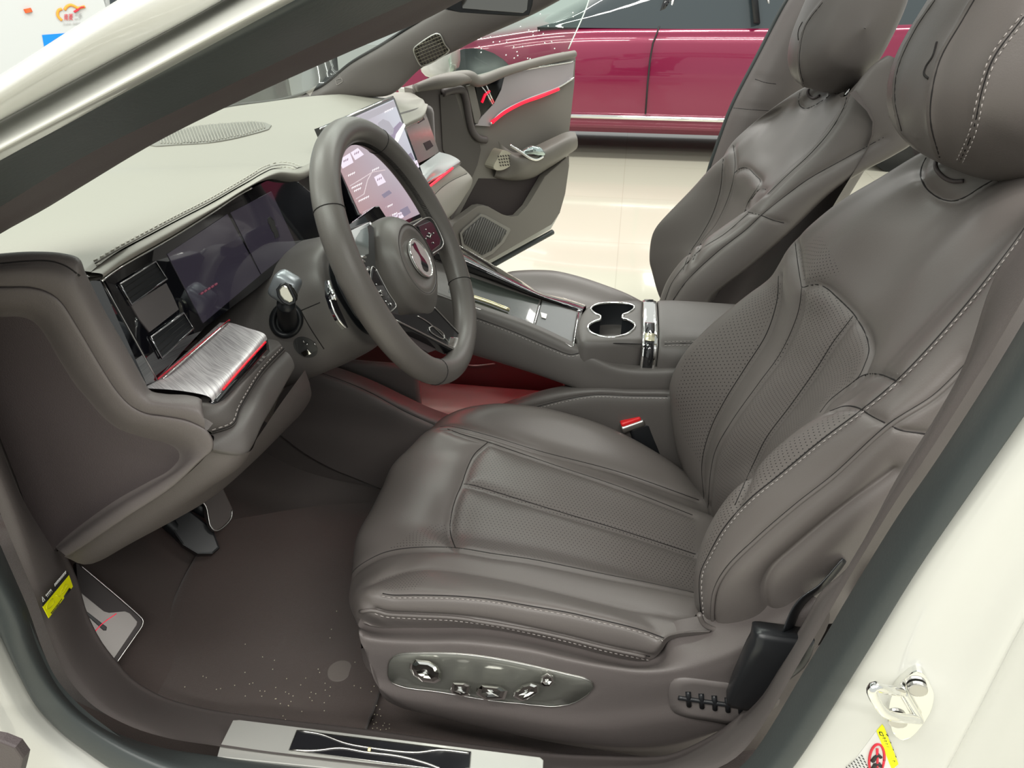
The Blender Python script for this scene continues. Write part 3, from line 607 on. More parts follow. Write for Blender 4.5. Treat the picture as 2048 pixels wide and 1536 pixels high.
bseams = [
 dict(px=[(1557, 552), (1554, 600), (1533, 667), (1492, 733), (1450, 800), (1421, 858), (1404, 925), (1408, 1000)], d=.006, w=.009),
 dict(px=[(1604, 573), (1596, 625), (1562, 704), (1517, 767), (1467, 837), (1433, 896), (1422, 940), (1416, 1015)], d=.005, w=.009),
 dict(px=[(1590, 483), (1596, 530), (1602, 567), (1604, 575), (1618, 571), (1637, 569), (1655, 578), (1671, 592), (1690, 610), (1708, 629), (1720, 648), (1731, 668), (1738, 700), (1730, 728), (1717, 754), (1706, 764)], d=.006, w=.008),
 dict(px=[(1706, 632), (1690, 653), (1667, 683), (1633, 737), (1583, 808), (1533, 875), (1508, 925), (1470, 1010)], d=.005, w=.010),
 dict(px=[(1706, 764), (1725, 751), (1745, 747), (1765, 750), (1792, 761)], d=.005, w=.006),
 dict(px=[(1706, 764), (1660, 800), (1640, 825)], d=.004, w=.008),
 dict(px=[(1660, 822), (1690, 812), (1715, 815), (1740, 830), (1770, 846)], d=.004, w=.005),
 dict(px=[(1403, 1250), (1400, 1150), (1417, 1110), (1447, 1057), (1497, 1000), (1558, 950), (1645, 878), (1721, 821), (1796, 758), (1908, 637), (2017, 500), (2060, 440)], d=.003, w=.005, st=(6,)),
 dict(px=[(1424, 1253), (1422, 1217), (1428, 1179), (1451, 1137), (1512, 1076), (1592, 1007), (1665, 950), (1775, 850), (1867, 790), (1935, 724)], d=.005, w=.005, st=(7,)),
 dict(px=[(1540, 1240), (1530, 1213), (1527, 1179), (1543, 1144), (1592, 1099), (1688, 1019), (1790, 945)], d=.008, w=.008, line=False),
 dict(px=[(1775, 848), (1800, 860), (1850, 868)], d=.003, w=.004),
 dict(px=[(1852, 315), (1843, 335), (1841, 352), (1848, 370), (1860, 384), (1880, 397), (1905, 402), (1930, 394), (1965, 372), (2010, 348), (2060, 325)], d=.004, w=.005),
]
bperf = [[(1562, 560), (1556, 610), (1492, 738), (1425, 862), (1405, 930), (1370, 880), (1350, 800), (1370, 715), (1500, 595)],
         [(1608, 578), (1650, 575), (1708, 632), (1736, 690), (1706, 760), (1600, 850), (1500, 960), (1440, 1030), (1425, 980), (1440, 900), (1520, 775), (1598, 640)],
         [(1705, 815), (1730, 828), (1600, 925), (1500, 995), (1450, 1050), (1400, 1140), (1396, 1120), (1440, 1020), (1560, 895), (1650, 835)],
         [(1596, 500), (1640, 470), (1680, 540), (1650, 560), (1610, 565)]]
bk, bk_b = patch('backrest', [Bm, B0, B1, B2, B3, B4, B5, B6, B6b, B7, B8, B9, B10, B11, B12], LT, ds, nu=190, k=12, seams=bseams, perf=bperf)
pp = castpath(bk_b, [(1426, 1253), (1425, 1217), (1431, 1180), (1454, 1139), (1515, 1078), (1595, 1009), (1668, 952), (1778, 852), (1870, 792), (1938, 726)], 5, off=.0012)
link('piping', tubemesh([[h[0] for h in pp]], .0022, 8), LP, bk)
link('bottom_piping', tubemesh([resample(PY([(1398, 1228), (1408, 1248), (1430, 1259), (1482, 1259), (1530, 1250), (1560, 1236)], -.655), 40)], .003, 8), LP, bk)
# rear shell of the backrest
shp = [V(x, y, z) for x, y, z in ((.30, -.40, .42), (.36, -.40, .60), (.43, -.40, .80), (.49, -.40, .95), (.44, -.40, 1.01))]
patch('back_shell', [[p+V(-.10, -.255, 0) for p in shp], [p+V(-.02, -.25, 0) for p in shp], [p+V(0, -.12, 0) for p in shp], shp, [p+V(0, .12, 0) for p in shp], [p+V(-.02, .24, 0) for p in shp], [p+V(-.10, .245, 0) for p in shp]], M['trim'], ds, nu=40, k=6)
# headrest pocket collar
col = castpath(bk_b, [(1874, 318), (1872, 335), (1885, 352), (1905, 362), (1928, 362)], 4, off=.001)
link('headrest_collar', tubemesh([[h[0] for h in col]], .0022, 8), M['trimdark'], bk)
# headrest: lofted ring sections across its width (near section is out of frame)
def headrest(parent, cx, cy_, cz, w, h, d, tilt, seams, mtl, fl=0.0, nm='headrest'):
    rows = []
    R3 = Matrix.Rotation(tilt, 3, 'Y')
    for s in np.linspace(-1, 1, 17):
        k = (1-abs(s)**3.2)**.42 if abs(s) < 1 else 0.03
        k = max(k, .004); row = []; kz = (.55*k+.45*k**.4) if abs(s) < .999 else .004
        for t in np.linspace(0, 2*math.pi, 33)[:-1]:
            c, q = math.cos(t), math.sin(t)
            X = -math.copysign(abs(c)**.75, c)*d*(k*.75+.25*k*k); Z = math.copysign(abs(q)**.72, q)*h*kz*((1-.42*s*s) if q < 0 else 1)
            bulge = -.012*(1-s*s) if c > 0 else 0
            row.append(V(cx, cy_+s*w, cz)+R3@V(X+fl*abs(s)**2*.03+bulge, 0, Z))
        rows.append(row)
    return patch(nm, rows, mtl, parent, nu=90, k=5, seams=seams, closeu=True)
hr, hr_b = headrest(ds, .375, -.385, 1.105, .130, .112, .088, .36, [
   dict(px=[(1879, 315), (1862, 250), (1862, 200), (1880, 120), (1925, 40), (1960, -20)], d=.003, w=.004),
   dict(px=[(1920, 322), (1945, 265), (1966, 174), (1987, 116), (2048, 33)], d=.003, w=.005, st=(6, -6)),
   dict(px=[(1803, 262), (1790, 200), (1795, 140), (1830, 60), (1870, 0)], d=.0025, w=.004)], LP)
lg = castpath(hr_b, [(1874, 84), (1866, 112), (1852, 134), (1849, 150), (1857, 157)], 3)
link('embossed_mark', tubemesh([[h[0] for h in lg]], .0012, 6), M['seam'], hr)
for yy_ in (-.35, -.45):
    tube('headrest_post', [V(.395, yy_, .95), V(.405, yy_, 1.02), V(.41, yy_, 1.08)], .007, M['chrome'], ds, n=8, seg=12)
# buckle
bkl = thing('seat_belt_buckle', 'seat belt buckle with a bright red release button beside the driver seat', 'seat belt buckle', (.05, -.15, .40))
cb = P(1262, 842, y=-.155)
Rb = Matrix.Rotation(-.35, 3, 'Y')@Matrix.Rotation(.25, 3, 'Z')
box('buckle_body', cb+Rb@V(.012, .002, -.055), (.040, .024, .09), M['black'], bkl, bevel=.006, rot=Rb)
box('chrome_head', cb+Rb@V(0, 0, -.006), (.043, .026, .014), M['satin'], bkl, bevel=.004, rot=Rb)
box('release_button', cb+Rb@V(-.001, -.001, .003), (.036, .019, .009), mat('buckle_red', (.75, .02, .025), .3), bkl, bevel=.003, rot=Rb)
box('buckle_stalk', cb+Rb@V(.02, 0, -.12), (.03, .008, .08), M['black'], bkl, bevel=.002, rot=Rb)
# lap belt pretensioner on the door side
an = thing('belt_anchor', 'black plastic seat belt anchor sleeve leaning beside the driver seat', 'seat belt anchor', P(1500, 1400, y=-.70))
A = [P(1475, 1400, y=-.705), P(1500, 1368, y=-.71), P(1535, 1325, y=-.712), P(1560, 1290, y=-.71), P(1566, 1262, y=-.705)]
p = resample(A, 20)
vs, fs = [], []
for i, q in enumerate(p):
    q = Vector(q); t = i/19; wd_ = .012+.016*min(1, t*1.3); th = .010+.004*t
    tt = (Vector(p[min(i+1, 19)])-Vector(p[max(i-1, 0)])).normalized(); a = tt.cross(V(0, -1, 0)).normalized(); b = tt.cross(a)
    for s in range(16):
        an_ = 2*math.pi*s/16; c, e = math.cos(an_), math.sin(an_)
        vs.append(q+a*(math.copysign(abs(c)**.4, c)*wd_)+b*(math.copysign(abs(e)**.4, e)*th))
for i in range(19):
    for s in range(16): fs.append((i*16+s, i*16+(s+1) % 16, (i+1)*16+(s+1) % 16, (i+1)*16+s))
fs += [tuple(reversed(range(16))), tuple(19*16+s for s in range(16))]
link('sleeve', meshfrom(vs, fs), M['black'], an)
tube('belt_webbing', [P(1575, 1262, y=-.70), P(1592, 1220, y=-.69), P(1612, 1195, y=-.685), P(1640, 1176, y=-.68), P(1690, 1120, y=-.665)], .012, M['black'], an, n=20, seg=10, flat=.15)
# ------------------------------------------------------------------ dashboard
da = thing('dashboard', 'pale taupe dashboard with black instrument panel, silver shelf and red light strips', 'dashboard', (-.6, 0, .5))
c0 = P(205, 553, y=-.68); c1 = P(315, 768, y=-.68); cn = (c1-c0).cross(V(0, 1, 0)).normalized(); cn = cn if cn.x > 0 else -cn
def CP(u, v, lift=0.0): return Pl(u, v, c0+cn*lift, cn)
# brow bottom edge and stitched crest
BB = [(205, 556), (225, 541), (250, 525), (350, 468), (430, 418), (475, 388), (505, 371), (533, 359), (564, 354), (595, 360), (620, 380), (640, 410)]
SS = [(180, 540), (196, 525), (235, 502), (345, 443), (425, 402), (470, 376), (500, 359), (527, 343), (552, 334), (585, 336), (625, 355), (660, 385)]
bb = [CP(u, v, .012) for u, v in BB]; ss = [P(u, v, y=b.y) for (u, v), b in zip(SS, bb)]
for b in bb: pass
ytail = [(-.10, -.475, .925), (.05, -.49, .905), (.25, -.50, .89), (.45, -.51, .878), (.60, -.517, .87)]
tail_s = [V(x, y, z) for y, x, z in ytail]+[P(850, 205, y=.68)]
tail_b = [V(x+.006, y, z-.014) for y, x, z in ytail]+[P(853, 213, y=.68)]
s_row = ss[:10]+tail_s; b_row = bb[:10]+tail_b  # lower edge of the soft brow
w_pts = [V(-.78, -.72, .90), V(-.84, -.5, .905), V(-.90, -.2, .905), V(-.93, .05, .90)]+[P(440, 221, z=.895), P(520, 209, z=.893), P(600, 198, z=.89), P(640, 194, z=.888), P(760, 188, z=.87), P(815, 188, z=.868)]
sR = resample(s_row, 40); wR = resample(w_pts, 40)
m1, m2, m3 = [], [], []
for a, b in zip(sR, wR):
    m1.append(Vector(a*.93+b*.07)+V(0, 0, .004)); m2.append(Vector(a*.7+b*.3)+V(0, 0, .006)); m3.append(Vector(a*.35+b*.65)+V(0, 0, .008))
tp, tp_b = patch('top_pad', [[Vector(a)+V(.0, 0, -.002) for a in sR], m1, m2, m3, [Vector(a) for a in wR], [Vector(a)+V(-.01, 0, -.03) for a in wR]], M['dash'], da, nu=150, k=10, stitchmat=M['dashstitch'], seammat=M['dashseam'],
   seams=[dict(px=[(190, 527), (230, 503), (345, 441), (425, 400), (470, 374), (500, 356), (527, 340), (552, 331), (580, 331), (612, 345)], d=.003, w=.005, st=(-5, 5))])
patch('instrument_brow', [[Vector(a)+V(0, 0, -.002) for a in resample(s_row, 60)], [(Vector(a)*.5+Vector(b)*.5)+V(.006, 0, .0) for a, b in zip(resample(s_row, 60), resample(b_row, 60))], [Vector(b) for b in resample(b_row, 60)], [Vector(b)+V(-.015, 0, -.004) for b in resample(b_row, 60)], [Vector(b)+V(-.05, 0, -.01) for b in resample(b_row, 60)]], M['dash'], da, nu=120, k=6)
tube('bright_trim_line', [b+V(-.002, 0, -.003) for b in bb[:7]], .0012, M['chrome'], da, n=60, seg=6)
tube('lip_trim_line', [Vector(b)+V(-.002, 0, -.002) for b in tail_b[2:]], .0015, M['chrome'], da, n=40, seg=6)
# top speaker grille
gp = [(300, 292), (330, 272), (386, 255), (444, 249), (506, 245), (535, 248), (545, 255), (492, 273), (427, 286), (359, 291)]
def tpon(px, off):
    r = []
    for u, v in px:
        h = cast(tp_b, u, v, off)
        if h: r.append(h[0])
    return r
gm = shape('top_speaker_grille', tpon([tuple(a) for a in resample(gp, 40, closed=True)], .002), mat('grille_taupe', (.20, .19, .17), .5), da, thick=.004, bevel=.0008)
rb = []
for i in range(34):
    u0 = 312+i*6.6; v0 = 253+abs(i-20)*.3; seg = [(u0+t*22-8, 240+t*56) for t in np.linspace(0, 1, 30)]
    seg = [q for q in seg if inpoly(np.array([q[0]]), np.array([q[1]]), gp)[0]]
    if len(seg) > 2: rb.append(tpon(seg, .003))
link('grille_slats', tubemesh([r for r in rb if len(r) > 2], .0013, 5), M['dash'], gm)
# instrument glass
def cpl(name, px, lift, m, th=.003, parent=da, b=.0006, **k): return inset(name, px, c0, cn, m, parent, thick=th, bevel=b, lift=lift, **k)
gl = cpl('instrument_glass', [(208, 556), (250, 527), (350, 471), (475, 391), (533, 362), (564, 357), (597, 363), (640, 400), (680, 455), (634, 487), (581, 519), (513, 577), (410, 654), (314, 762)], 0, M['blackgloss'], .02, b=.0015)
box('instrument_housing', (-.50, -.42, .885), (.05, .50, .10), M['black'], da, bevel=.01)
sb = [P(168, 558, y=-.695), P(202, 560, y=-.68), P(315, 762, y=-.68), P(293, 770, y=-.70)]
shape('glass_side_bezel', sb, M['blackgloss'], da, thick=.01, bevel=.001)
tube('bezel_top_line', [P(163, 553, y=-.70), P(212, 549, y=-.68)], .0012, M['chrome'], da, n=5, seg=6)
tube('glass_edge_line', [P(204, 560, y=-.679), P(315, 762, y=-.679)], .0008, M['satin'], da, n=6, seg=6)
scm = mat('idle_display', (.01, .009, .014), .08, emit=(.20, .17, .24), es=.10, coat=1.0)
cpl('left_display', [(335, 508), (455, 428), (521, 550), (407, 646)], .0008, scm, .001, gl, b=0)
d2 = cpl('right_display', [(462, 425), (543, 383), (593, 492), (523, 548)], .0008, scm, .001, gl, b=0)
cpl('car_pictogram', [(536, 437), (541, 433), (544, 440), (549, 442), (551, 452), (557, 465), (558, 474), (551, 477), (548, 466), (543, 460), (541, 449), (537, 446)], .0018, M['ink'], .0008, d2, b=0)
link('display_lettering', tubemesh([[CP(402+i*7, 588-i*4.5, .002), CP(406+i*7, 585-i*4.5, .002)] for i in range(5)], .0012, 4), mat('pink_glow', (.2, .05, .08), .5, emit=(.7, .15, .25), es=.08), gl)
ventm = mat('vent_chrome', (.25, .25, .26), .12, metal=1.0)
for nm, q in (('upper_air_vent', [(239, 568), (311, 523), (334, 558), (263, 609)]), ('lower_air_vent', [(301, 674), (367, 626), (387, 657), (323, 716)])):
    o = cpl(nm, q, .001, M['black'], .002, da, b=.0004)
    link('vent_frame', tubemesh([[CP(u, v, .0018) for u, v in q+[q[0]]]], .0011, 6), ventm, o)
    a, b, c, d = [np.array(t, float) for t in q]
    link('vent_blades', tubemesh([[CP(*(a+(d-a)*t+(b-a)*.04), .0012), CP(*(b+(c-b)*t-(b-a)*.04), .0012)] for t in (.25, .5, .75)], .0004, 5), mat('blade_black', (.006, .006, .006), .6), o)
cpl('plate_between_vents', [(256, 600), (263, 610), (333, 566), (345, 590), (358, 619), (300, 664), (280, 640)], .0012, mat('plate_grey_brown', (.16, .145, .145), .28, metal=.4), .0015, da, b=.0005)  # grey-brown satin plate laid between the two vents
# silver shelf, driver side
def xline(l, y, *rest):
    a = P(l[0], l[1], y=y); return [a]+[P(u, v, x=a.x) for u, v in rest]
brm = mat('brushed_silver', (.62, .60, .62), .45, metal=.3); nt = brm.node_tree; bs = nt.nodes['Principled BSDF']
tc = nt.nodes.new('ShaderNodeTexCoord'); mp = nt.nodes.new('ShaderNodeMapping'); mp.inputs['Scale'].default_value = (22, 800, 22); mp0 = nt.nodes.new('ShaderNodeMapping'); mp0.inputs['Rotation'].default_value = (0, 0, .7)
nz = nt.nodes.new('ShaderNodeTexNoise'); nz.inputs['Scale'].default_value = 1; nz.inputs['Detail'].default_value = 4; cr_ = nt.nodes.new('ShaderNodeValToRGB')
cr_.color_ramp.elements[0].position = .36; cr_.color_ramp.elements[0].color = (.42, .39, .41, 1); cr_.color_ramp.elements[1].position = .6; cr_.color_ramp.elements[1].color = (.68, .65, .66, 1)
nt.links.new(tc.outputs['Object'], mp0.inputs[0]); nt.links.new(mp0.outputs[0], mp.inputs[0]); nt.links.new(mp.outputs[0], nz.inputs['Vector']); nt.links.new(nz.outputs['Fac'], cr_.inputs[0]); nt.links.new(cr_.outputs[0], bs.inputs['Base Color'])
shb = [CP(316, 762, .002), CP(458, 644, .002)]
sh_back = xline((292, 769), -.70, (328, 758), (456, 643)); 
g0 = [P(291, 769, y=-.70), P(345, 745, y=-.66), P(400, 695, y=-.60), P(456, 643, y=-.53)]
g0 = [CP(318, 764, .001)+V(0, -.02, 0)] + [CP(u, v, .001) for u, v in ((340, 748), (400, 696), (456, 645))]
f_l = P(420, 795, y=-.705); g2 = [f_l]+[P(u, v, x=f_l.x-.002*i) for i, (u, v) in enumerate([(470, 738), (505, 700), (531, 670)])]
g1 = [P(372, 783, y=-.705), P(420, 735, x=-.395), P(458, 692, x=-.395), P(492, 655, x=-.395)]
gm0 = [P(300, 777, y=-.705)]+g0[1:]
g_l = patch('silver_shelf', [[p+V(-.01, 0, -.001) for p in gm0], gm0, g1, g2, [p+V(.001, 0, -.005) for p in g2]], brm, da, nu=50, k=8)
tube('shelf_back_line', [CP(326, 757, .004), CP(457, 643, .004)], .0009, M['chrome'], da, n=8, seg=6)
tube('shelf_back_red_light', [CP(316, 758, .003), CP(459, 640, .003)], .0010, mat('dim_red_strip', (.3, .01, .02), .4, emit=(1, .02, .08), es=.08), da, n=8, seg=6)
st = [p+V(.0015, 0, -.006) for p in g2]; st2 = [p+V(.001, 0, -.020) for p in g2]
patch('gloss_strip', [[p+V(0, 0, .001) for p in st], st2], M['blackgloss'], da, nu=20, k=2, thick=.004)
box('chrome_corner', g2[0]+V(-.012, .0, -.014), (.028, .006, .014), M['chrome'], da, bevel=.002)
tube('red_light_strip', [P(446, 779, x=f_l.x+.003), P(490, 728, x=f_l.x+.003), P(531, 684, x=f_l.x+.003)], .0011, mat('driver_red_strip', (.6, .01, .02), .4, emit=(1, .010, .04), es=.3), da, n=10, seg=8)
# soft pads under the shelf
def padrow(l, y, rest, dx=0): return xline(l, y, *rest)
p_a = padrow((430, 806), -.70, [(480, 748), (531, 690), (548, 681)])
p_b = padrow((420, 822), -.715, [(500, 745), (545, 700), (562, 687)])
p_c = padrow((424, 868), -.715, [(468, 850), (480, 822), (498, 790), (527, 747), (571, 701)])
p_c = [P(424, 868, y=-.72), P(468, 852, y=-.70), P(482, 820, y=-.675), P(500, 788, y=-.645), P(527, 747, y=-.60), P(571, 701, y=-.54)]
p_a = [P(398, 812, y=-.725), P(440, 800, y=-.69), P(470, 762, y=-.65), P(500, 725, y=-.60), P(531, 690, y=-.555), P(550, 680, y=-.53)]
p_b = [P(388, 838, y=-.735), P(430, 828, y=-.715), P(472, 790, y=-.675), P(505, 748, y=-.63), P(538, 712, y=-.585), P(563, 690, y=-.545)]
p_d = [P(424, 896, y=-.735), P(470, 885, y=-.715), P(498, 846, y=-.685), P(520, 805, y=-.65), P(548, 762, y=-.60), P(584, 717, y=-.545)]
p_e = [P(426, 900, y=-.735), P(488, 908, y=-.715), P(504, 893, y=-.69), P(524, 850, y=-.66), P(550, 805, y=-.61), P(588, 738, y=-.55)]
p_f = [p+V(-.05, .01, -.012) for p in p_e]
patch('upper_knee_pad', [[p+V(-.02, 0, .0) for p in p_a], p_a, p_b, p_c, [p+V(-.006, 0, -.001) for p in p_c]], M['console'], da, nu=60, k=8, seams=[dict(px=[(425, 864), (467, 847), (480, 816), (498, 784), (525, 742), (568, 697)], d=.001, w=.003, st=(-5,))])
patch('lower_knee_pad', [[p+V(-.006, 0, -.001) for p in p_c], [p+V(.001, 0, -.002) for p in p_c], p_d, p_e, p_f], M['console'], da, nu=60, k=8)
# under-dash cover
u0 = [P(424, 898, y=-.73), P(489, 906, y=-.715), P(516, 874, y=-.66), P(556, 815, y=-.60), P(610, 740, y=-.50)]
u1 = [P(400, 925, y=-.735), P(468, 937, y=-.715), P(500, 905, y=-.66), P(550, 845, y=-.60), P(620, 770, y=-.48)]
u2 = [P(330, 985, y=-.738), P(392, 988, y=-.72), P(440, 960, y=-.68), P(520, 900, y=-.60), P(620, 800, y=-.45)]
u3 = [P(210, 1060, y=-.74), P(290, 1058, y=-.72), P(400, 1010, y=-.66), P(500, 930, y=-.55), P(600, 830, y=-.45)]
u4 = [P(128, 1113, y=-.74), P(178, 1129, y=-.725), P(300, 1060, y=-.66), P(460, 960, y=-.55), P(580, 850, y=-.45)]
patch('under_dash_cover', [u0, u1, u2, u3, u4], M['trim'], da, nu=40, k=8)
uc = [[V(-.42, y, .73), V(-.50, y, .66), V(-.62, y, .60), V(-.80, y, .57)] for y in (-.68, -.4, -.17)]
patch('under_dash_panel', uc, M['trimdark'], da, nu=30, k=6)
box('dash_core', (-.70, .0, .80), (.30, 1.30, .12), M['black'], da, bevel=.02)
# end cap facing the door
L1 = [(-60, 518), (0, 510), (68, 506), (126, 510), (158, 521), (170, 548), (205, 619), (250, 697), (289, 766), (300, 783), (330, 790), (376, 793), (402, 801), (405, 814)]
L2 = [(-60, 572), (0, 576), (62, 577), (96, 587), (120, 604), (154, 655), (205, 741), (232, 782), (260, 812), (291, 828), (330, 834), (372, 842), (398, 853), (412, 862)]
ca = PY(L1, -.735); cb_ = PY([(a[0]*.5+b[0]*.5, a[1]*.5+b[1]*.5) for a, b in zip(L1, L2)], -.748); cc = PY(L2, -.745)
patch('end_cap_band', [[p+(p-CAM).normalized()*.025 for p in ca], ca, cb_, cc, [p+V(0, .012, 0) for p in cc]], M['trim'], da, nu=90, k=7, seams=[dict(px=[(0, 527), (62, 522), (103, 523), (133, 533), (160, 552)], d=.002, w=.004)])
L2f = L2[:-1]+[(410, 860), (424, 881), (424, 899), (403, 919), (342, 975), (250, 1035), (148, 1103), (132, 1112)]
L3 = [(-60, 628), (0, 631), (41, 631), (68, 641), (89, 665), (113, 706), (150, 765), (175, 795), (205, 830), (239, 857), (285, 873), (328, 884), (345, 890), (358, 900), (363, 914), (342, 941), (300, 965), (230, 1005), (140, 1070), (112, 1095)]
k2 = resample([(a, b, 0) for a, b in L2f], 60)[:, :2]; k3 = resample([(a, b, 0) for a, b in L3], 60)[:, :2]
km = (k2+k3)/2
patch('end_cap_ramp', [PY([tuple(a) for a in k2], -.735), PY([tuple(a) for a in k2], -.748), PY([tuple(a) for a in km], -.746), PY([tuple(a) for a in k3], -.728), PY([tuple(a) for a in k3+(np.array([60, 850])-k3)*.06], -.727)], M['trim'], da, nu=130, k=7)
fl_px = [(a, b) for a, b in L3[:]]+[(103, 1114), (88, 1103), (57, 1026), (30, 950), (0, 874), (-60, 730)]
shape('end_cap_recess', [P(u, v, y=-.7275) for u, v in fl_px], M['trimdark'], da, thick=.006, bevel=0, away=V(0, .006, 0))
# yellow label on the hinge pillar trim
yl = thing('hinge_pillar_label', 'yellow rectangular warning sticker with a black top strip on the lower left trim', 'sticker', P(115, 1235, y=-.77))
def lq(u, v):
    h = cast(st_b, u, v, .003); return h[0] if h else P(u, v, y=-.80)
yp = [lq(86, 1213), lq(98, 1236), lq(146, 1173), lq(138, 1150)]
_pn = (yp[1]-yp[0]).cross(yp[3]-yp[0]).normalized(); _pn = _pn if _pn.dot(CAM-yp[0]) > 0 else -_pn; yp = [Pl(u, v, (yp[0]+yp[2])/2+_pn*.007, _pn) for u, v in ((86, 1213), (98, 1236), (146, 1173), (138, 1150))]
shape('yellow_card', yp, M['yellow'], yl, thick=.0006, bevel=0)
shape('black_strip', [Pl(84, 1202, yp[0], _pn), Pl(86, 1213, yp[0], _pn), Pl(138, 1150, yp[0], _pn), Pl(136, 1143, yp[0], _pn)], M['ink'], yl, thick=.0006, bevel=0)
def yq(a, b):   # a along, b across
    A = yp[0].lerp(yp[3], a); B = yp[1].lerp(yp[2], a); q = A.lerp(B, b); return q+(CAM-q).normalized()*.0007
link('label_drawing', tubemesh([[yq(.2+.14*math.cos(t), .35+.2*math.sin(t)) for t in np.linspace(.5, 5.6, 16)], [yq(.42, .25), yq(.5, .6), yq(.62, .35), yq(.8, .3), yq(.86, .5), yq(.7, .62), yq(.55, .5)]], .0004, 4), mat('pale_ink', (.62, .60, .02), .6), yl)
link('label_arrow', tubemesh([[yq(.62, .93), yq(.86, .88)]], [.0009, .0016], 5), M['ink'], yl)
link('label_lettering', tubemesh([[yq(.10+.045*i, .88), yq(.13+.045*i, .88)] for i in range(10)]+[[yq(.12+.04*i, .96), yq(.14+.04*i, .96)] for i in range(8)], .0004, 4), M['ink'], yl)
link('strip_lettering', tubemesh([[yq(.05, -.25), yq(.09, -.55), yq(.11, -.2), yq(.05, -.25)]]+[[yq(.18+.04*i, -.35), yq(.2+.04*i, -.45), yq(.205+.04*i, -.2)] for i in range(5)]+[[yq(.5+.038*i, -.3), yq(.52+.038*i, -.5)] for i in range(12)], .0004, 4), M['paper'], yl)
# passenger side fascia
q0 = P(846, 213, y=.665); q1 = P(877, 303, y=.665); qn = (q1-q0).cross(V(0, 1, 0)).normalized(); qn = qn if qn.x > 0 else -qn
fpm = mat('mirror_fascia', (.50, .50, .48), .22, metal=.8)
pf = inset('passenger_fascia', [(700, 290), (802, 225), (847, 212), (878, 303), (862, 314), (834, 328), (760, 400)], q0, qn, fpm, da, thick=.02, bevel=.001)
inset('fascia_upper_vent', [(830, 232), (843, 226), (850, 239), (837, 247)], q0, qn, M['black'], da, thick=.002, bevel=.0003, lift=.001)
inset('fascia_lower_vent', [(847, 286), (860, 280), (867, 292), (854, 301)], q0, qn, M['black'], da, thick=.002, bevel=.0003, lift=.001)
r0 = [Pl(u, v, q0+qn*.001, qn) for u, v in ((760, 400), (800, 358), (842, 330), (879, 304))]
r2 = [V(r0[0].x+.075, r0[0].y, .742), V(r0[1].x+.075, r0[1].y, .742)]+[P(852, 366, y=.42), P(890, 341, y=.57), P(920, 322, y=.70)]
r1 = [V(r0[0].x+.04, r0[0].y, .752), V(r0[1].x+.04, r0[1].y, .752), P(868, 340, y=.50), P(888, 318, y=.63), P(903, 311, y=.69)]
patch('passenger_shelf', [r0, r1, r2, [p+V(.001, 0, -.008) for p in r2]], mat('satin_shelf', (.55, .57, .57), .3, metal=.3), da, nu=40, k=8)
tube('shelf_edge_line', [p+V(.002, 0, -.003) for p in r2], .0022, M['chrome'], da, n=30, seg=8)
tube('passenger_red_light_strip', [P(855, 374, y=.42)+V(0, 0, -.002), P(880, 356, y=.51), P(905, 336, y=.62)], .0030, M['red'], da, n=20, seg=8)
t0 = [V(-.42, -.05, .735), V(-.42, .15, .735), P(858, 378, y=.42), P(890, 352, y=.56), P(917, 329, y=.69)]
t1 = [V(-.40, -.05, .70), V(-.40, .15, .70), P(863, 396, y=.42), P(906, 360, y=.60), P(937, 346, y=.715)]
t2 = [V(-.41, -.05, .64), V(-.41, .15, .64), P(872, 425, y=.42), P(912, 392, y=.58), P(945, 360, y=.715)]
t3 = [V(-.45, -.05, .60), V(-.45, .15, .60), P(880, 446, y=.45), P(908, 425, y=.60), P(930, 388, y=.72)]
t4 = [V(-.55, -.05, .57), V(-.55, .15, .57), V(-.55, .40, .57), V(-.55, .6, .57), V(-.57, .72, .60)]
patch('glovebox_pad', [t0, t1, t2, t3, t4], M['dash'], da, nu=60, k=8, seams=[dict(px=[(863, 396), (885, 374), (906, 360), (934, 347)], d=.002, w=.005)])
box('passenger_side_end', (-.64, .70, .74), (.26, .04, .26), M['trim'], da, bevel=.02)
# windscreen
gm_ = bpy.data.materials.new('window_glass'); gm_.use_nodes = True; nt = gm_.node_tree; nt.nodes.clear()
o_ = nt.nodes.new('ShaderNodeOutputMaterial'); mx_ = nt.nodes.new('ShaderNodeMixShader'); tr_ = nt.nodes.new('ShaderNodeBsdfTransparent'); gg = nt.nodes.new('ShaderNodeBsdfGlossy'); fr_ = nt.nodes.new('ShaderNodeFresnel')
tr_.inputs[0].default_value = (.86, .93, .89, 1); gg.inputs[1].default_value = .02; fr_.inputs[0].default_value = 1.45
lw_ = nt.nodes.new('ShaderNodeLayerWeight'); pw_ = nt.nodes.new('ShaderNodeMath'); pw_.operation = 'POWER'; pw_.inputs[1].default_value = 4; ma_ = nt.nodes.new('ShaderNodeMath'); ma_.operation = 'MULTIPLY_ADD'; ma_.inputs[1].default_value = .6; ma_.inputs[2].default_value = .03
nt.links.new(lw_.outputs['Facing'], pw_.inputs[0]); nt.links.new(pw_.outputs[0], ma_.inputs[0]); nt.links.new(ma_.outputs[0], mx_.inputs[0]); nt.links.new(tr_.outputs[0], mx_.inputs[1]); nt.links.new(gg.outputs[0], mx_.inputs[2]); nt.links.new(mx_.outputs[0], o_.inputs[0])
ws = thing('windscreen', 'clear windscreen glass beyond the dashboard', 'windscreen', (-.8, 0, .9))
patch('glass_pane', [[V(-.80, -.74, .90), V(-.93, 0, .90), V(-.84, .70, .88)], [V(-.45, -.68, 1.10), V(-.58, 0, 1.13), V(-.47, .68, 1.10)], [V(-.08, -.62, 1.32), V(-.2, 0, 1.36), V(-.10, .62, 1.32)]], gm_, ws, nu=20, k=8)
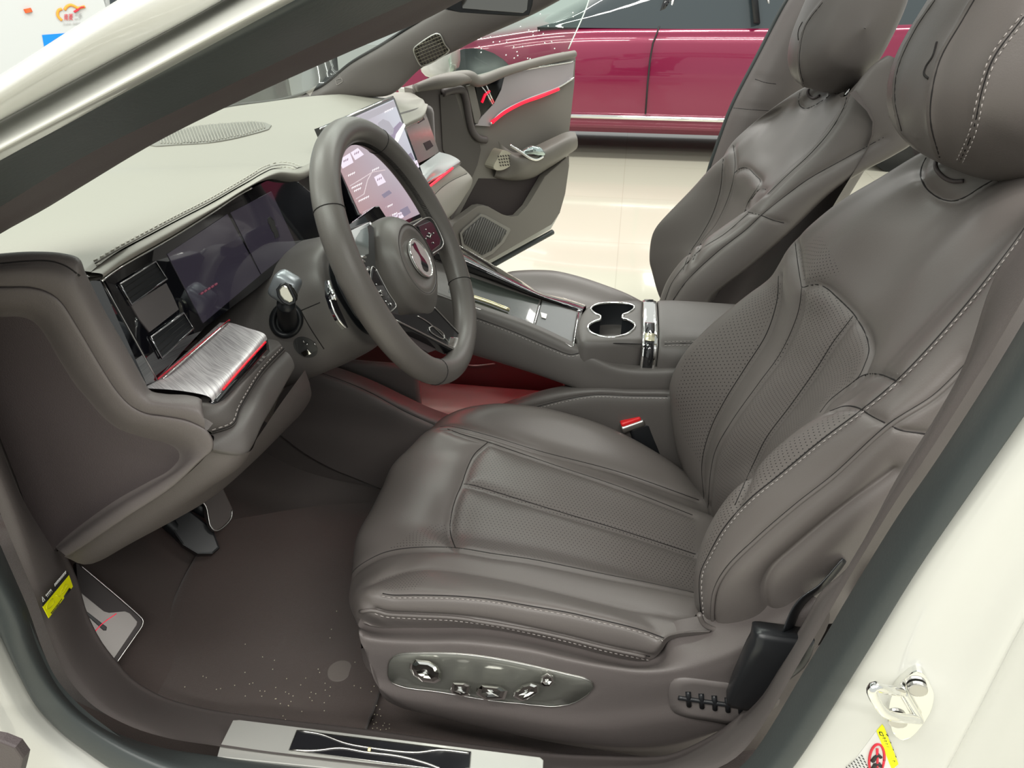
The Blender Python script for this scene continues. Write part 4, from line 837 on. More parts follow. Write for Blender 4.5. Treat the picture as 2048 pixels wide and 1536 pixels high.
# ------------------------------------------------------------------ central touchscreen
ts = thing('touchscreen', 'large tilted central touchscreen showing a lilac menu with white tiles', 'touchscreen', P(760, 420, y=0.0))
A0 = P(643, 258, y=-.12); A1 = P(717, 429, y=-.12); B0_ = P(788, 195, y=.18)
tn = (A1-A0).cross(B0_-A0).normalized(); tn = tn if tn.dot(CAM-A0) > 0 else -tn
def tsp(name, px, lift, m, th=.001, parent=ts, b=0.0): return inset(name, px, A0, tn, m, parent, thick=th, bevel=b, lift=lift)
um = bpy.data.materials.new('screen_background'); um.use_nodes = True; nt = um.node_tree; b_ = nt.nodes['Principled BSDF']; b_.inputs['Base Color'].default_value = (.02, .02, .02, 1); b_.inputs['Roughness'].default_value = .1
tc = nt.nodes.new('ShaderNodeTexCoord'); sx = nt.nodes.new('ShaderNodeSeparateXYZ'); rp = nt.nodes.new('ShaderNodeValToRGB'); ad = nt.nodes.new('ShaderNodeMath'); ad.operation = 'MULTIPLY_ADD'
nt.links.new(tc.outputs['Generated'], sx.inputs[0]); ad.inputs[1].default_value = .75; nt.links.new(sx.outputs['Y'], ad.inputs[0])
m2_ = nt.nodes.new('ShaderNodeMath'); m2_.operation = 'MULTIPLY'; m2_.inputs[1].default_value = .3; nt.links.new(sx.outputs['Z'], m2_.inputs[0]); nt.links.new(m2_.outputs[0], ad.inputs[2]); nt.links.new(ad.outputs[0], rp.inputs[0])
rp.color_ramp.elements[0].position = .05; rp.color_ramp.elements[0].color = (.42, .24, .24, 1); rp.color_ramp.elements[1].position = .95; rp.color_ramp.elements[1].color = (.56, .57, .64, 1)
e_ = rp.color_ramp.elements.new(.45); e_.color = (.42, .33, .38, 1)
nt.links.new(rp.outputs[0], b_.inputs['Emission Color']); b_.inputs['Emission Strength'].default_value = .85
tsp('screen_body', [(641, 254), (786, 191), (790, 196), (872, 418), (868, 426), (740, 482), (735, 478)], -.001, M['blackgloss'], .012, b=.002)
sc_ = tsp('screen_image', [(646, 262), (787, 199), (866, 416), (741, 472)], .0002, um, .001)
def emi(n, c, s=1.0): return mat(n, (.02, .02, .02), .3, emit=c, es=s)
wt = emi('tile_white', (.80, .72, .82), .95); dk = emi('tile_mauve', (.30, .26, .36), .7); lt = emi('screen_text', (.95, .9, .92), 1.0); pk = emi('tile_text', (.35, .2, .3), .6)
mid_ = emi('road_band', (.33, .27, .38), .8); gr = emi('top_bar', (.50, .47, .52), .75)
tsp('status_bar', [(648, 266), (787, 201), (792, 213), (652, 279)], .0014, gr, .0008, sc_)
tsp('road_picture', [(782, 262), (800, 243), (806, 247), (800, 275), (786, 305), (776, 300)], .0014, mid_, .0008, sc_)
tsp('road_line', [(793, 268), (808, 246), (811, 251), (789, 300), (784, 303)], .0024, lt, .0008, sc_)
tsp('car_picture', [(757, 245), (766, 238), (778, 243), (788, 258), (786, 268), (768, 276), (758, 268)], .0014, emi('car_grey', (.45, .43, .48), .8), .0008, sc_)
for nm, q in (('menu_tile', [(678, 320), (700, 306), (707, 325), (686, 337)]), ('menu_tile', [(702, 305), (716, 296), (728, 309), (711, 320)]), ('menu_tile', [(749, 354), (762, 347), (772, 364), (757, 372)]), ('menu_tile', [(822, 328), (834, 320), (839, 334), (828, 342)]), ('menu_tile', [(795, 427), (803, 424), (808, 434), (800, 438)]), ('menu_tile', [(782, 435), (792, 427), (796, 432), (786, 440)])):
    t = tsp(nm, q, .0014, wt, .0008, sc_)
    c = np.mean(q, 0); link('tile_text', tubemesh([[Pl(c[0]-5+i*3.5, c[1]+2-i*1.6, A0+tn*.0026, tn), Pl(c[0]-4+i*3.5, c[1]-2-i*1.6, A0+tn*.0026, tn)] for i in range(3)], .0007, 4), pk, t)
tsp('dark_tile', [(808, 315), (822, 305), (829, 318), (815, 328)], .0014, dk, .0008, sc_)
tsp('dark_tile', [(764, 389), (778, 380), (784, 386), (769, 396)], .0014, dk, .0008, sc_)
tsp('dark_tile', [(800, 420), (815, 412), (822, 425), (808, 434)], .0014, dk, .0008, sc_)
words = [(697, 353, 4), (704, 378, 6), (709, 384, 4), (718, 404, 6), (745, 343, 4), (776, 415, 3), (770, 226, 5), (828, 346, 2), (785, 432, 3)]
for (u, v, n) in words: link('menu_lettering', tubemesh([s for i in range(n) for s in ([Pl(u+i*3.6, v-i*1.7, A0+tn*.0028, tn), Pl(u+1.2+i*3.6, v-4-i*1.7, A0+tn*.0028, tn)], [Pl(u-.5+i*3.6, v-2-i*1.7, A0+tn*.0028, tn), Pl(u+2+i*3.6, v-3.4-i*1.7, A0+tn*.0028, tn)])], .0005, 4), lt, sc_)
link('route_lines', tubemesh([[Pl(u, v, A0+tn*.0022, tn) for u, v in q] for q in ([(700, 372), (720, 360), (745, 344), (770, 340)], [(712, 398), (728, 388), (735, 360), (744, 344)])], .0008, 4), emi('route', (.62, .52, .54), .9), sc_)
tube('screen_top_edge', [Pl(640, 258, A0+tn*.0005, tn), Pl(786, 193, A0+tn*.0005, tn)], .0012, M['chrome'], ts, n=6, seg=6)
box('screen_bracket', (A0+B0_)/2+V(-.03, 0, -.13), (.06, .08, .14), M['black'], ts, bevel=.01)
# ------------------------------------------------------------------ steering column and wheel
WC = V(-.2794, -.3376, .8483); tl = .4425; yt = -.0251; rot = .1312
wr = V(math.sin(yt), math.cos(yt), 0); wu = V(-math.sin(tl), 0, math.cos(tl)); wn = wr.cross(wu); wn = wn if wn.x > 0 else -wn; wn.normalize()
WR = wr*math.cos(rot)+wu*math.sin(rot); WU = wu*math.cos(rot)-wr*math.sin(rot)
def W(a, b, c=0.0): return WC+WR*a+WU*b+wn*c
def WP(u, v, lift): return Pl(u, v, WC+wn*lift, wn)
co = thing('steering_column', 'taupe steering column shroud with a crystal topped stalk on the left', 'steering column', (-.38, -.36, .72))
def sect(c, hw, hh, ax, ex=.75, n=40):
    ax = ax.normalized(); a = V(0, 1, 0); b = ax.cross(a).normalized(); b = b if b.z > 0 else -b
    return [c+a*(math.copysign(abs(math.cos(t))**ex, math.cos(t))*hw)+b*(math.copysign(abs(math.sin(t))**ex, math.sin(t))*hh) for t in np.linspace(0, 2*math.pi, n+1)[:-1]]
ax = wn
cb0 = WC-wn*.068+V(0, -.015, -.014)
secs = [sect(cb0+wn*.0, .070, .062, ax), sect(cb0-wn*.004, .082, .075, ax), sect(cb0-wn*.04+V(0, 0, .0), .092, .082, ax), sect(cb0-wn*.09+V(0, -.005, .005), .105, .085, ax), sect(cb0-wn*.13+V(0, -.015, .005), .118, .078, ax), sect(cb0-wn*.17+V(0, -.02, .012), .122, .072, ax)]
sh, sh_b = patch('shroud', secs, M['console'], co, nu=90, k=8, closeu=True, seams=[dict(px=[(600, 622), (640, 605)], d=.001, w=.003), dict(px=[(602, 622), (620, 655), (648, 698)], d=.001, w=.003)])
patch('dark_gap_ring', [sect(cb0-wn*.002, .060, .054, ax), sect(cb0+wn*.02, .056, .050, ax), sect(cb0+wn*.045, .045, .045, ax)], M['black'], co, nu=50, k=3, closeu=True)  # black ring stands in for the shadowed gap between shroud and wheel
shape('shroud_face', sect(cb0+wn*.001, .070, .062, ax), M['black'], co, thick=.01, bevel=0)
def con(px, off=0):
    r = []
    for u, v in px:
        h = cast(sh_b, u, v, off)
        if h: r.append(h[0])
    return r
bo = cast(sh_b, 578, 655, 0); bc, bnn = bo
yc = bc.y
rg = con(ringpx(573, 640, 27, 30, .4, 30)[:-1], .002)
link('stalk_boot_ring', tubemesh([rg], .0042, 8, closed=True), M['black'], co)
shape('stalk_boot', con(ringpx(573, 640, 25, 28, .4, 30)[:-1], .001), mat('boot_dark', (.02, .022, .024), .5), co, thick=.002, bevel=0)
stk = [P(577, 650, y=yc+.01), P(574, 628, y=yc-.022), P(572, 606, y=yc-.045)]
sk_ = tube('selector_stalk', stk, [.0125, .0115, .0105], M['black'], co, n=14, seg=16)
kn = P(574, 588, y=yc-.05); kr = Matrix.Rotation(.55, 3, 'Y')
box('selector_knob', kn+V(-.004, .006, .006), (.030, .026, .034), mat('knob_grey', (.28, .30, .32), .3, metal=.5), sk_, bevel=.008, rot=kr)
e0 = P(571, 591, y=yc-.066)
en = V(.35, -.9, .3).normalized()
kf = inset('knob_crystal', [(563, 573), (569, 571), (574, 574), (586, 597), (585, 603), (578, 605), (568, 600), (560, 590), (558, 580)], e0, en, mat('gold_crystal', (.75, .72, .60), .12, metal=.8), sk_, thick=.005, bevel=.001)
link('crystal_rim', tubemesh([[Pl(u, v, e0+en*.0006, en) for u, v in [(562, 570), (571, 567), (578, 573), (590, 597), (589, 604), (579, 609), (567, 604), (558, 593), (555, 579)]]], .0016, 8, closed=True), M['black'], sk_)
inset('knob_side', [(575, 566), (584, 569), (596, 590), (595, 600), (589, 606), (588, 596), (578, 574)], e0+V(.004, .006, 0), V(.7, -.6, .4), mat('knob_dark_metal', (.10, .10, .09), .15, metal=1.0), sk_, thick=.004, bevel=.001)
rp_ = con(ringpx(611, 694, 26, 18, .55, 30)[:-1], .001)
bpod = shape('column_switch_pod', rp_, mat('pod_dark', (.035, .035, .035), .35), co, thick=.002, bevel=0)
sq = con([(602, 703), (615, 696), (623, 705), (609, 711)], .004)
if len(sq) == 4: shape('start_switch', sq, M['chrome'], bpod, thick=.003, bevel=.0006)
link('switch_glints', tubemesh([con([(606, 680), (609, 683)], .003), con([(612, 688), (616, 686)], .003), con([(628, 685), (631, 688)], .003)], .0012, 6), M['chrome'], bpod)
# driver monitor on top of the column
shape('column_camera_pod', [WP(u, v, -.04) for u, v in [(694, 452), (750, 412), (758, 411), (773, 434), (745, 450), (700, 470)]], M['blackgloss'], co, thick=.02, bevel=.002)
# indicator / wiper paddles behind the wheel
pdl = [WP(u, v, -.022) for u, v in [(655, 560), (662, 566), (668, 590), (676, 612), (690, 640), (697, 655), (690, 657), (676, 640), (664, 615), (656, 590)]]
shape('shift_paddle', pdl, M['blackgloss'], co, thick=.004, bevel=.001)
tube('paddle_edge', [WP(u, v, -.0215) for u, v in [(660, 600), (668, 622), (680, 643), (692, 656)]], .0013, M['chrome'], co, n=20, seg=6)
link('paddle_crystal', tubemesh([[WP(u, v, -.02) for u, v in [(657, 562), (664, 585), (666, 600)]], [WP(u, v, -.018) for u, v in [(664, 580), (668, 592), (672, 600)]]], .0026, 6), M['chrome'], co)
sw = thing('steering_wheel', 'taupe leather three spoke steering wheel with a silver oval emblem', 'steering wheel', WC)
def rimpt(t, R=.1700, e=.95, ofs=0.0, lift=0.0):
    c, s = math.cos(t), math.sin(t); a = .166*math.copysign(abs(c)**e, c); b = R*math.copysign(abs(s)**e, s)
    if s < 0: b *= .93; 
    return W(a, b, lift)
nR = 144; rpts = [rimpt(2*math.pi*i/nR) for i in range(nR)]
def rimsurf(t, p, rr=1.0):
    """point on the rim tube at rim angle t and section angle p"""
    c = rimpt(t); d = (rimpt(t+.01)-rimpt(t-.01)).normalized(); o = d.cross(wn).normalized()
    if o.dot(c-WC) < 0: o = -o
    ro, rn = .0170*rr, .0178*rr
    return c+o*(math.cos(p)*ro)+wn*(math.sin(p)*rn)
vs, fs, uvs = [], [], []
ns = 22
for i in range(nR):
    for j in range(ns): vs.append(rimsurf(2*math.pi*i/nR, 2*math.pi*j/ns)); uvs.append((i*.0073, j*.0046))
for i in range(nR):
    for j in range(ns): fs.append((i*ns+j, i*ns+(j+1) % ns, ((i+1) % nR)*ns+(j+1) % ns, ((i+1) % nR)*ns+j))
me = meshfrom(vs, fs, uvs); at = me.attributes.new('perf', 'FLOAT', 'POINT')
pv = []
for i in range(nR):
    t = 2*math.pi*i/nR
    side = 0.0 if (t < .85 or t > 5.5 or 2.3 < t < 3.95) else 0.0
    for j in range(ns): pv.append(side if 2.0 < 2*math.pi*j/ns < 4.6 else 0.0)
at.data.foreach_set('value', pv)
bm = bmesh.new(); bm.from_mesh(me); bmesh.ops.recalc_face_normals(bm, faces=bm.faces); bm.to_mesh(me); bm.free()
rim = link('rim', me, perf_mat('rim_leather', (.105, .095, .088), .38), sw)
for t in (.80, 2.34, 3.95, 5.48): link('rim_seam', tubemesh([[rimsurf(t, p, 1.008) for p in np.linspace(0, 2*math.pi, 24)[:-1]]], .0007, 5, closed=True), M['seam'], rim)
zz = []
for i in range(140):
    t = 5.9+i*.0145*1.0; 
    zz.append([rimsurf(t, 3.0, 1.02), rimsurf(t+.006, 3.4, 1.02)]); 
link('inner_rim_stitching', tubemesh(zz, .0005, 4), M['seam'], rim)
# hub
def hsec(ra, rb, h, a0=-.009, b=-.008): return [W(a0+ra*math.copysign(abs(math.cos(t))**.95, math.cos(t)), b+rb*math.copysign(abs(math.sin(t))**.95, math.sin(t)), h) for t in np.linspace(0, 2*math.pi, 49)[:-1]]
hub_rows = [hsec(.061, .064, -.032, -.005, -.015), hsec(.069, .071, -.027, -.005, -.015), hsec(.071, .073, -.014, -.006, -.015), hsec(.0675, .070, -.002, -.008, -.013), hsec(.0615, .060, .008, -.009, -.009), hsec(.057, .051, .0145, -.011, -.007), hsec(.0545, .0465, .0168, -.011, -.0066), hsec(.0525, .044, .0158, -.011, -.0066), hsec(.047, .039, .0165, -.011, -.0066), hsec(.040, .031, .0145, -.011, -.007), hsec(.028, .020, .0125, -.011, -.007), hsec(.001, .001, .012, -.011, -.007)]
hb, hb_b = patch('airbag_cover', hub_rows, mat('hub_leather', (.105, .096, .088), .42, bump=.1, bscale=700), sw, nu=90, k=4, closeu=True)
link('emblem_ring_groove', tubemesh([hsec(.0535, .0455, .0163, -.011, -.0066)], .0006, 5, closed=True), M['seam'], hb)
em_px = ringpx(842, 516, 41, 15.5, 1.12, 48)[:-1]
eo = [WP(u, v, .0165) for u, v in em_px]
em = shape('oval_emblem', eo, mat('emblem_silver', (.78, .78, .76), .36, metal=.85), sw, thick=.003, bevel=.0012)
link('emblem_rim', tubemesh([eo], .0012, 6, closed=True), M['chrome'], em)
shape('emblem_figure', [WP(u, v, .0168) for u, v in resample([(826, 486), (829, 484), (836, 497), (841, 508), (849, 518), (857, 534), (856, 544), (849, 541), (843, 528), (842, 518), (835, 505), (828, 496)], 40, closed=True)], M['blackgloss'], em, thick=.001, bevel=.0003)
link('emblem_dot', tubemesh([[WP(825, 488, .0172), WP(826, 490, .0172)]], .0025, 8), M['black'], em)
# spokes
blk = M['blackgloss']; spm = mat('spoke_dark', (.03, .03, .03), .3)
def wsh(name, px, lift, m, th, b=.001, par=sw, sm=0): return shape(name, [WP(u, v, lift) for u, v in px], m, par, thick=th, bevel=b, smooth_n=sm, away=-wn*th)
ls = wsh('left_spoke', [(690, 460), (735, 444), (748, 455), (750, 530), (776, 584), (795, 612), (800, 640), (776, 640), (745, 600), (715, 560), (700, 520)], -.004, spm, .016)
wsh('glass_block', [(711, 474), (722, 458), (735, 452), (738, 470), (738, 508), (716, 516), (711, 500)], .001, mat('smoke_glass', (.30, .33, .32), .05, metal=.6, coat=1), .006, par=ls)
wsh('chrome_frame_piece', [(697, 463), (738, 444), (741, 448), (736, 452), (720, 459), (711, 474), (710, 500), (700, 480)], .0015, M['chrome'], .006, par=ls)
wsh('button_pad', [(745, 533), (752, 538), (776, 584), (792, 610), (788, 618), (778, 622), (758, 596), (742, 562)], .001, blk, .005, par=ls)
tube('pad_edge', [WP(u, v, .0015) for u, v in [(752, 538), (776, 584), (792, 610), (788, 618), (778, 622), (758, 596), (742, 562), (745, 533), (752, 538)]], .0007, M['satin'], ls, n=60, seg=5)
link('spoke_symbols', tubemesh([[WP(u, v, .0022) for u, v in q] for q in ([(752, 568), (754, 570)], [(760, 580), (764, 588)], [(757, 584), (766, 582)], [(759, 590), (768, 592)], [(771, 602), (773, 604)], [(780, 606), (784, 612)])], .0009, 5), M['chrome'], ls)
link('crystal_facets', tubemesh([[WP(u, v, .0022) for u, v in q] for q in ([(718, 520), (728, 524)], [(728, 545), (738, 536)], [(736, 560), (742, 565)], [(716, 516), (730, 514)])], .0024, 5), M['chrome'], ls)
tube('hub_chrome_arc', [WP(u, v, -.012) for u, v in [(741, 446), (735, 465), (735, 495), (741, 525), (752, 555), (768, 585)]], .0022, M['chrome'], sw, n=40, seg=8)
rs = wsh('right_spoke', [(815, 448), (852, 434), (862, 434), (870, 445), (888, 484), (887, 496), (868, 512), (858, 505), (835, 470)], .004, spm, .016)
wsh('button_pad', [(836, 452), (860, 442), (866, 446), (882, 480), (880, 490), (864, 503), (852, 490)], .006, M['inlay'], .003, par=rs)
tube('pad_edge', [WP(u, v, .0062) for u, v in [(825, 452), (852, 436), (862, 437), (870, 447), (886, 482), (885, 492), (866, 507)]], .0011, M['satin'], rs, n=50, seg=6)
link('spoke_symbols', tubemesh([[WP(u, v, .0068) for u, v in q] for q in ([(851, 458), (852, 460)], [(857, 466), (864, 470)], [(860, 474), (862, 468)], [(866, 466), (868, 467)], [(851, 477), (853, 479)], [(866, 485), (868, 487)], [(854, 472), (861, 476)])], .0010, 5), M['chrome'], rs)
bs_ = wsh('lower_spoke', [(775, 622), (800, 632), (850, 628), (868, 612), (926, 676), (924, 686), (916, 702), (905, 702), (830, 665), (790, 645)], .001, M['inlay'], .014)
wsh('spoke_recess', [(793, 645), (812, 652), (870, 686), (872, 700), (858, 705), (830, 690), (805, 668)], -.010, M['trimdark'], .008, par=bs_)
tube('spoke_edge', [WP(u, v, .0018) for u, v in [(790, 640), (830, 660), (914, 702)]], .0014, M['satin'], bs_, n=20, seg=6)
tube('spoke_edge', [WP(u, v, .0018) for u, v in [(835, 632), (858, 646), (914, 700)]], .0009, M['satin'], bs_, n=20, seg=6)
tube('spoke_edge', [WP(u, v, .0018) for u, v in [(868, 614), (900, 648), (926, 678), (915, 702)]], .0010, M['satin'], bs_, n=30, seg=6)
wsh('spoke_end_plate', [(902, 674), (920, 675), (923, 680), (914, 699), (897, 690)], .003, M['chrome'], .003, par=bs_)
tube('spoke_badge_frame', [WP(u, v, .002) for u, v in [(858, 656), (866, 653), (888, 670), (888, 677), (880, 676), (860, 662), (858, 656)]], .0010, M['satin'], bs_, n=40, seg=6)
#tube('left_spoke_lower_arm', [W(-.055, -.05, -.01), W(-.10, -.05, -.008), W(-.155, -.045, 0)], [.016, .014, .013], M['console'], sw, n=14, seg=12, flat=.5)
#tube('right_spoke_arm', [W(.05, -.005, -.01), W(.10, -.002, -.008), W(.155, .0, 0)], [.02, .018, .016], M['console'], sw, n=14, seg=12, flat=.5)
# ------------------------------------------------------------------ centre console
cn_ = thing('center_console', 'taupe leather centre console with twin cup holders, chrome band and armrest', 'center console', (-.05, -.02, .28))
CL = M['console']
k0 = P(935, 611, y=-.125); k1 = P(1144, 694, y=-.125); kn_ = (k1-k0).cross(V(0, 1, 0)).normalized(); kn_ = kn_ if kn_.z > 0 else -kn_
def KP(u, v, l=0.0): return Pl(u, v, k0+kn_*l, kn_)
def kin(name, px, lift, m, th=.003, par=cn_, b=.0006, **k): return inset(name, px, k0, kn_, m, par, thick=th, bevel=b, lift=lift, **k)
# side skirt
e_top = [P(860, 582, y=-.125), P(935, 611, y=-.125), P(1065, 657, y=-.125), P(1144, 694, y=-.128), P(1185, 716, y=-.137), P(1235, 736, y=-.139), P(1290, 742, y=-.139), P(1345, 741, y=-.139), P(1420, 741, y=-.139)]
e_m = [P(860, 620, y=-.135), P(942, 652, y=-.135), P(1062, 694, y=-.136), P(1141, 728, y=-.139), P(1185, 746, y=-.143), P(1240, 756, y=-.144), P(1300, 760, y=-.144), P(1350, 760, y=-.144), P(1430, 760, y=-.144)]
e_b = [P(850, 680, y=-.13), P(930, 704, y=-.13), P(1055, 742, y=-.13), P(1141, 772, y=-.136), P(1165, 781, y=-.14), P(1220, 784, y=-.141), P(1280, 784, y=-.141), P(1339, 783, y=-.141), P(1430, 783, y=-.141)]
patch('side_skirt', [[p+V(0, .015, .002) for p in e_top], e_top, e_m, e_b, [p+V(0, .03, -.01) for p in e_b]], CL, cn_, nu=90, k=7, seams=[dict(px=[(925, 626), (1021, 661), (1106, 697), (1141, 709), (1163, 705)], d=.002, w=.003, st=(4,))])
tube('bright_side_line', [KP(905, 600, .001), KP(1065, 656, .001), KP(1144, 694, .001), P(1185, 716, y=-.126)], .0012, M['chrome'], cn_, n=30, seg=6)
# deck with tray, lid
kin('deck', [(840, 530), (905, 510), (1000, 545), (1080, 585), (1168, 612), (1160, 640), (1144, 694), (1065, 656), (935, 611), (850, 580)], 0, CL, .02, b=.001)
trm = mat('smoked_tray_glass', (.035, .04, .035), .2, coat=.5)
tr = kin('wireless_charging_tray', [(905, 543), (927, 549), (1079, 600), (1065, 653), (1022, 638), (935, 607), (895, 592)], .001, trm, .003, b=.0006)
tube('gold_rod', [KP(935, 590, .006), KP(975, 603, .006), KP(1019, 620, .006)], .0036, mat('gold_rod', (.85, .78, .50), .15, metal=.9), cn_, n=12, seg=10)
ld = kin('storage_lid', [(1085, 601), (1154, 625), (1143, 692), (1070, 655)], .002, mat('satin_dark_lid', (.12, .125, .125), .32, metal=.4), .004, b=.0008)
kin('lid_handle', [(1081, 624), (1095, 628), (1092, 637), (1083, 634)], .0042, M['satin'], .002, ld, b=.0005)
tube('divider_line', [KP(1083, 600, .003), KP(1067, 655, .003)], .0012, M['chrome'], cn_, n=5, seg=6)
tube('divider_line', [KP(1157, 626, .003), KP(1147, 692, .003)], .0014, M['chrome'], cn_, n=5, seg=6)
# raised black rail on the far side
ra0 = [P(860, 472, y=.14), P(905, 486, y=.13), P(980, 528, y=.125), P(1040, 562, y=.12), P(1072, 582, y=.115), P(1130, 598, y=.105), P(1172, 612, y=.095)]
ra1 = [KP(860, 500, .025), KP(925, 524, .022), KP(985, 550, .02), KP(1040, 575, .014), KP(1085, 594, .01), KP(1130, 609, .006), KP(1166, 619, .002)]
ra2 = [KP(860, 515, .003), KP(928, 540, .003), KP(990, 562, .003), KP(1045, 584, .003), KP(1085, 598, .003), KP(1130, 613, .002), KP(1162, 624, .001)]
patch('black_rail', [[p+V(0, .02, -.03) for p in ra0], ra0, ra1, ra2], M['blackgloss'], cn_, nu=60, k=6)
tube('rail_bright_edge', ra0, .0018, M['chrome'], cn_, n=50, seg=6)
patch('far_skirt', [[p+V(0, .012, -.004) for p in ra0], [p+V(0, .02, -.06) for p in ra0], [p+V(0, .0, -.13) for p in ra0]], CL, cn_, nu=50, k=6)
# cup holder block
CUP = [(1182, 617), (1192, 610), (1209, 607), (1230, 606), (1247, 607), (1259, 609), (1268, 613), (1267, 619), (1255, 627), (1246, 630), (1245, 634), (1245, 638), (1255, 640), (1267, 647), (1270, 653), (1263, 663), (1245, 672), (1216, 675), (1190, 670), (1177, 661), (1177, 652), (1190, 643), (1200, 640), (1201, 636), (1201, 633), (1192, 629), (1183, 622)]
zt = .635
cupw = [P(u, v, z=zt) for u, v in CUP]
cq = resample(cupw, 72, closed=True)
outer = [P(u, v, z=zt) for u, v in [(1172, 622), (1180, 613), (1200, 606), (1230, 603), (1279, 603), (1283, 640), (1283, 676), (1240, 679), (1200, 681), (1168, 680), (1160, 665), (1162, 640)]]
oq = resample(outer, 72, closed=True)
cc0 = cq.mean(0)
# align start index by angle
def order(q):
    a = np.arctan2(q[:, 1]-cc0[1], q[:, 0]-cc0[0]); s = ((q[:, 0]*np.roll(q[:, 1], -1)-np.roll(q[:, 0], -1)*q[:, 1]).sum()) > 0
    if not s: q = q[::-1]
    a = np.arctan2(q[:, 1]-cc0[1], q[:, 0]-cc0[0]); i = np.argmin(np.abs(a)); return np.roll(q, -i, 0)
cq, oq = order(cq), order(oq)
rings = [cq+[0, 0, -.085], cq+[0, 0, -.002], cq, cq*.6+oq*.4+[0, 0, .001], oq]
bxo = []
for p in oq:
    d = np.array([p[0]-cc0[0], p[1]-cc0[1]]); d /= np.linalg.norm(d); bxo.append(d)
bxo = np.array(bxo)
def push(q, r, dz): return q+np.concatenate([bxo*r, np.full((len(q), 1), dz)], 1)
rings += [push(oq, .004, -.003), push(oq, .007, -.012), push(oq, .007, -.05), push(oq, .005, -.10)]
vs = np.vstack(rings); n = 72; fs = []
for i in range(3, len(rings)-1):
    for j in range(n): fs.append((i*n+j, i*n+(j+1) % n, (i+1)*n+(j+1) % n, (i+1)*n+j))
for j in range(n): fs.append((2*n+j, 2*n+(j+1) % n, 3*n+(j+1) % n, 3*n+j))
link('cup_holder_block', meshfrom(vs, fs), CL, cn_)
cv = np.vstack([cq+[0, 0, -.085], cq+[0, 0, -.001], cc0[None]+[0, 0, -.085]])
cf = [(j, (j+1) % n, n+(j+1) % n, n+j) for j in range(n)]+[(j, 2*n, (j+1) % n) for j in range(n)]
cw = link('cup_well', meshfrom(cv, cf), M['black'], cn_)
link('cup_rim', tubemesh([[Vector(a)+V(0, 0, .0006) for a in cq]], .0024, 8, closed=True), M['chrome'], cn_)
box('cup_spring_tab', P(1225, 634, z=.60), (.006, .003, .012), M['satin'], cw, bevel=.0008)
tube('block_seam', [P(1166, 702, y=-.128), P(1187, 691, y=-.1275), P(1216, 687, y=-.127), P(1283, 688, y=-.127)], .0010, M['seam'], cn_, n=30, seg=6)
# profile of armrest / band: across y
def prof(x, dx=0, lift=0.0):
    return [V(x, .065, .56), V(x, .067, .60), V(x, .062, .628+lift), V(x, .04, .638+lift), V(x, -.03, .642+lift), V(x, -.09, .640+lift), V(x, -.115, .632+lift), V(x, -.127-lift, .615), V(x, -.129-lift, .58), V(x, -.129-lift, .545)]
patch('chrome_band', [[p+V(.001, 0, -.002) for p in prof(.053)], prof(.053), prof(.064, lift=.0015), prof(.0795), [p+V(-.001, 0, -.002) for p in prof(.0795)]], M['chrome'], cn_, nu=90, k=3)
bi1 = prof(.057, lift=.0022); bi2 = prof(.0735, lift=.0022); IN = mat('band_inlay', (.02, .02, .022), .04, metal=.3, coat=1.0)
b1r = resample(bi1, 60); b2r = resample(bi2, 60)
patch('band_black_inlay', [b1r[34:59], b2r[34:59]], IN, cn_, nu=50, k=2, thick=.001)
patch('band_top_window', [b1r[8:17], b2r[8:17]], IN, cn_, nu=30, k=2, thick=.001)
patch('band_gold_stripe', [b1r[40:44]+np.array([0, -.0012, .0008]), b2r[40:44]+np.array([0, -.0012, .0008])], mat('gold_stripe', (.80, .75, .55), .2, metal=.7), cn_, nu=10, k=2, thick=.001)
#tube('block_lower_seam', [p+V(0, -.006, .002) for p in e_top[3:7]], .0012, M['seam'], cn_, n=40, seg=6)
patch('armrest', [[V(.0815, 0, .60) + (p-V(.0815, 0, .60))*.9 for p in prof(.0815)], prof(.0820), prof(.10, lift=.003), prof(.22, lift=.004), prof(.34, lift=.002), prof(.42)], CL, cn_, nu=90, k=8, seams=[dict(px=[(1329, 688), (1360, 687), (1400, 687)], d=.002, w=.003, st=(-4, 4))])
box('console_core', (.15, -.03, .50), (.46, .16, .18), CL, cn_, bevel=.01)
# lower tunnel
lt0 = [P(905, 862, y=-.150), P(960, 838, y=-.150), P(1028, 811, y=-.150), P(1089, 793, y=-.150), P(1147, 783, y=-.150), P(1202, 780, y=-.150), P(1260, 783, y=-.150), P(1339, 784, y=-.150), P(1440, 790, y=-.150)]
patch('tunnel_side', [[p+V(0, .03, -.003) for p in lt0], lt0, [p+V(0, -.006, -.012) for p in lt0], [p+V(0, -.008, -.08) for p in lt0], [p+V(0, 0, -.20) for p in lt0]], CL, cn_, nu=90, k=7, seams=[dict(px=[(1000, 838), (1079, 812), (1141, 797), (1192, 790), (1260, 792), (1335, 793)], d=.003, w=.004, st=(4,))])
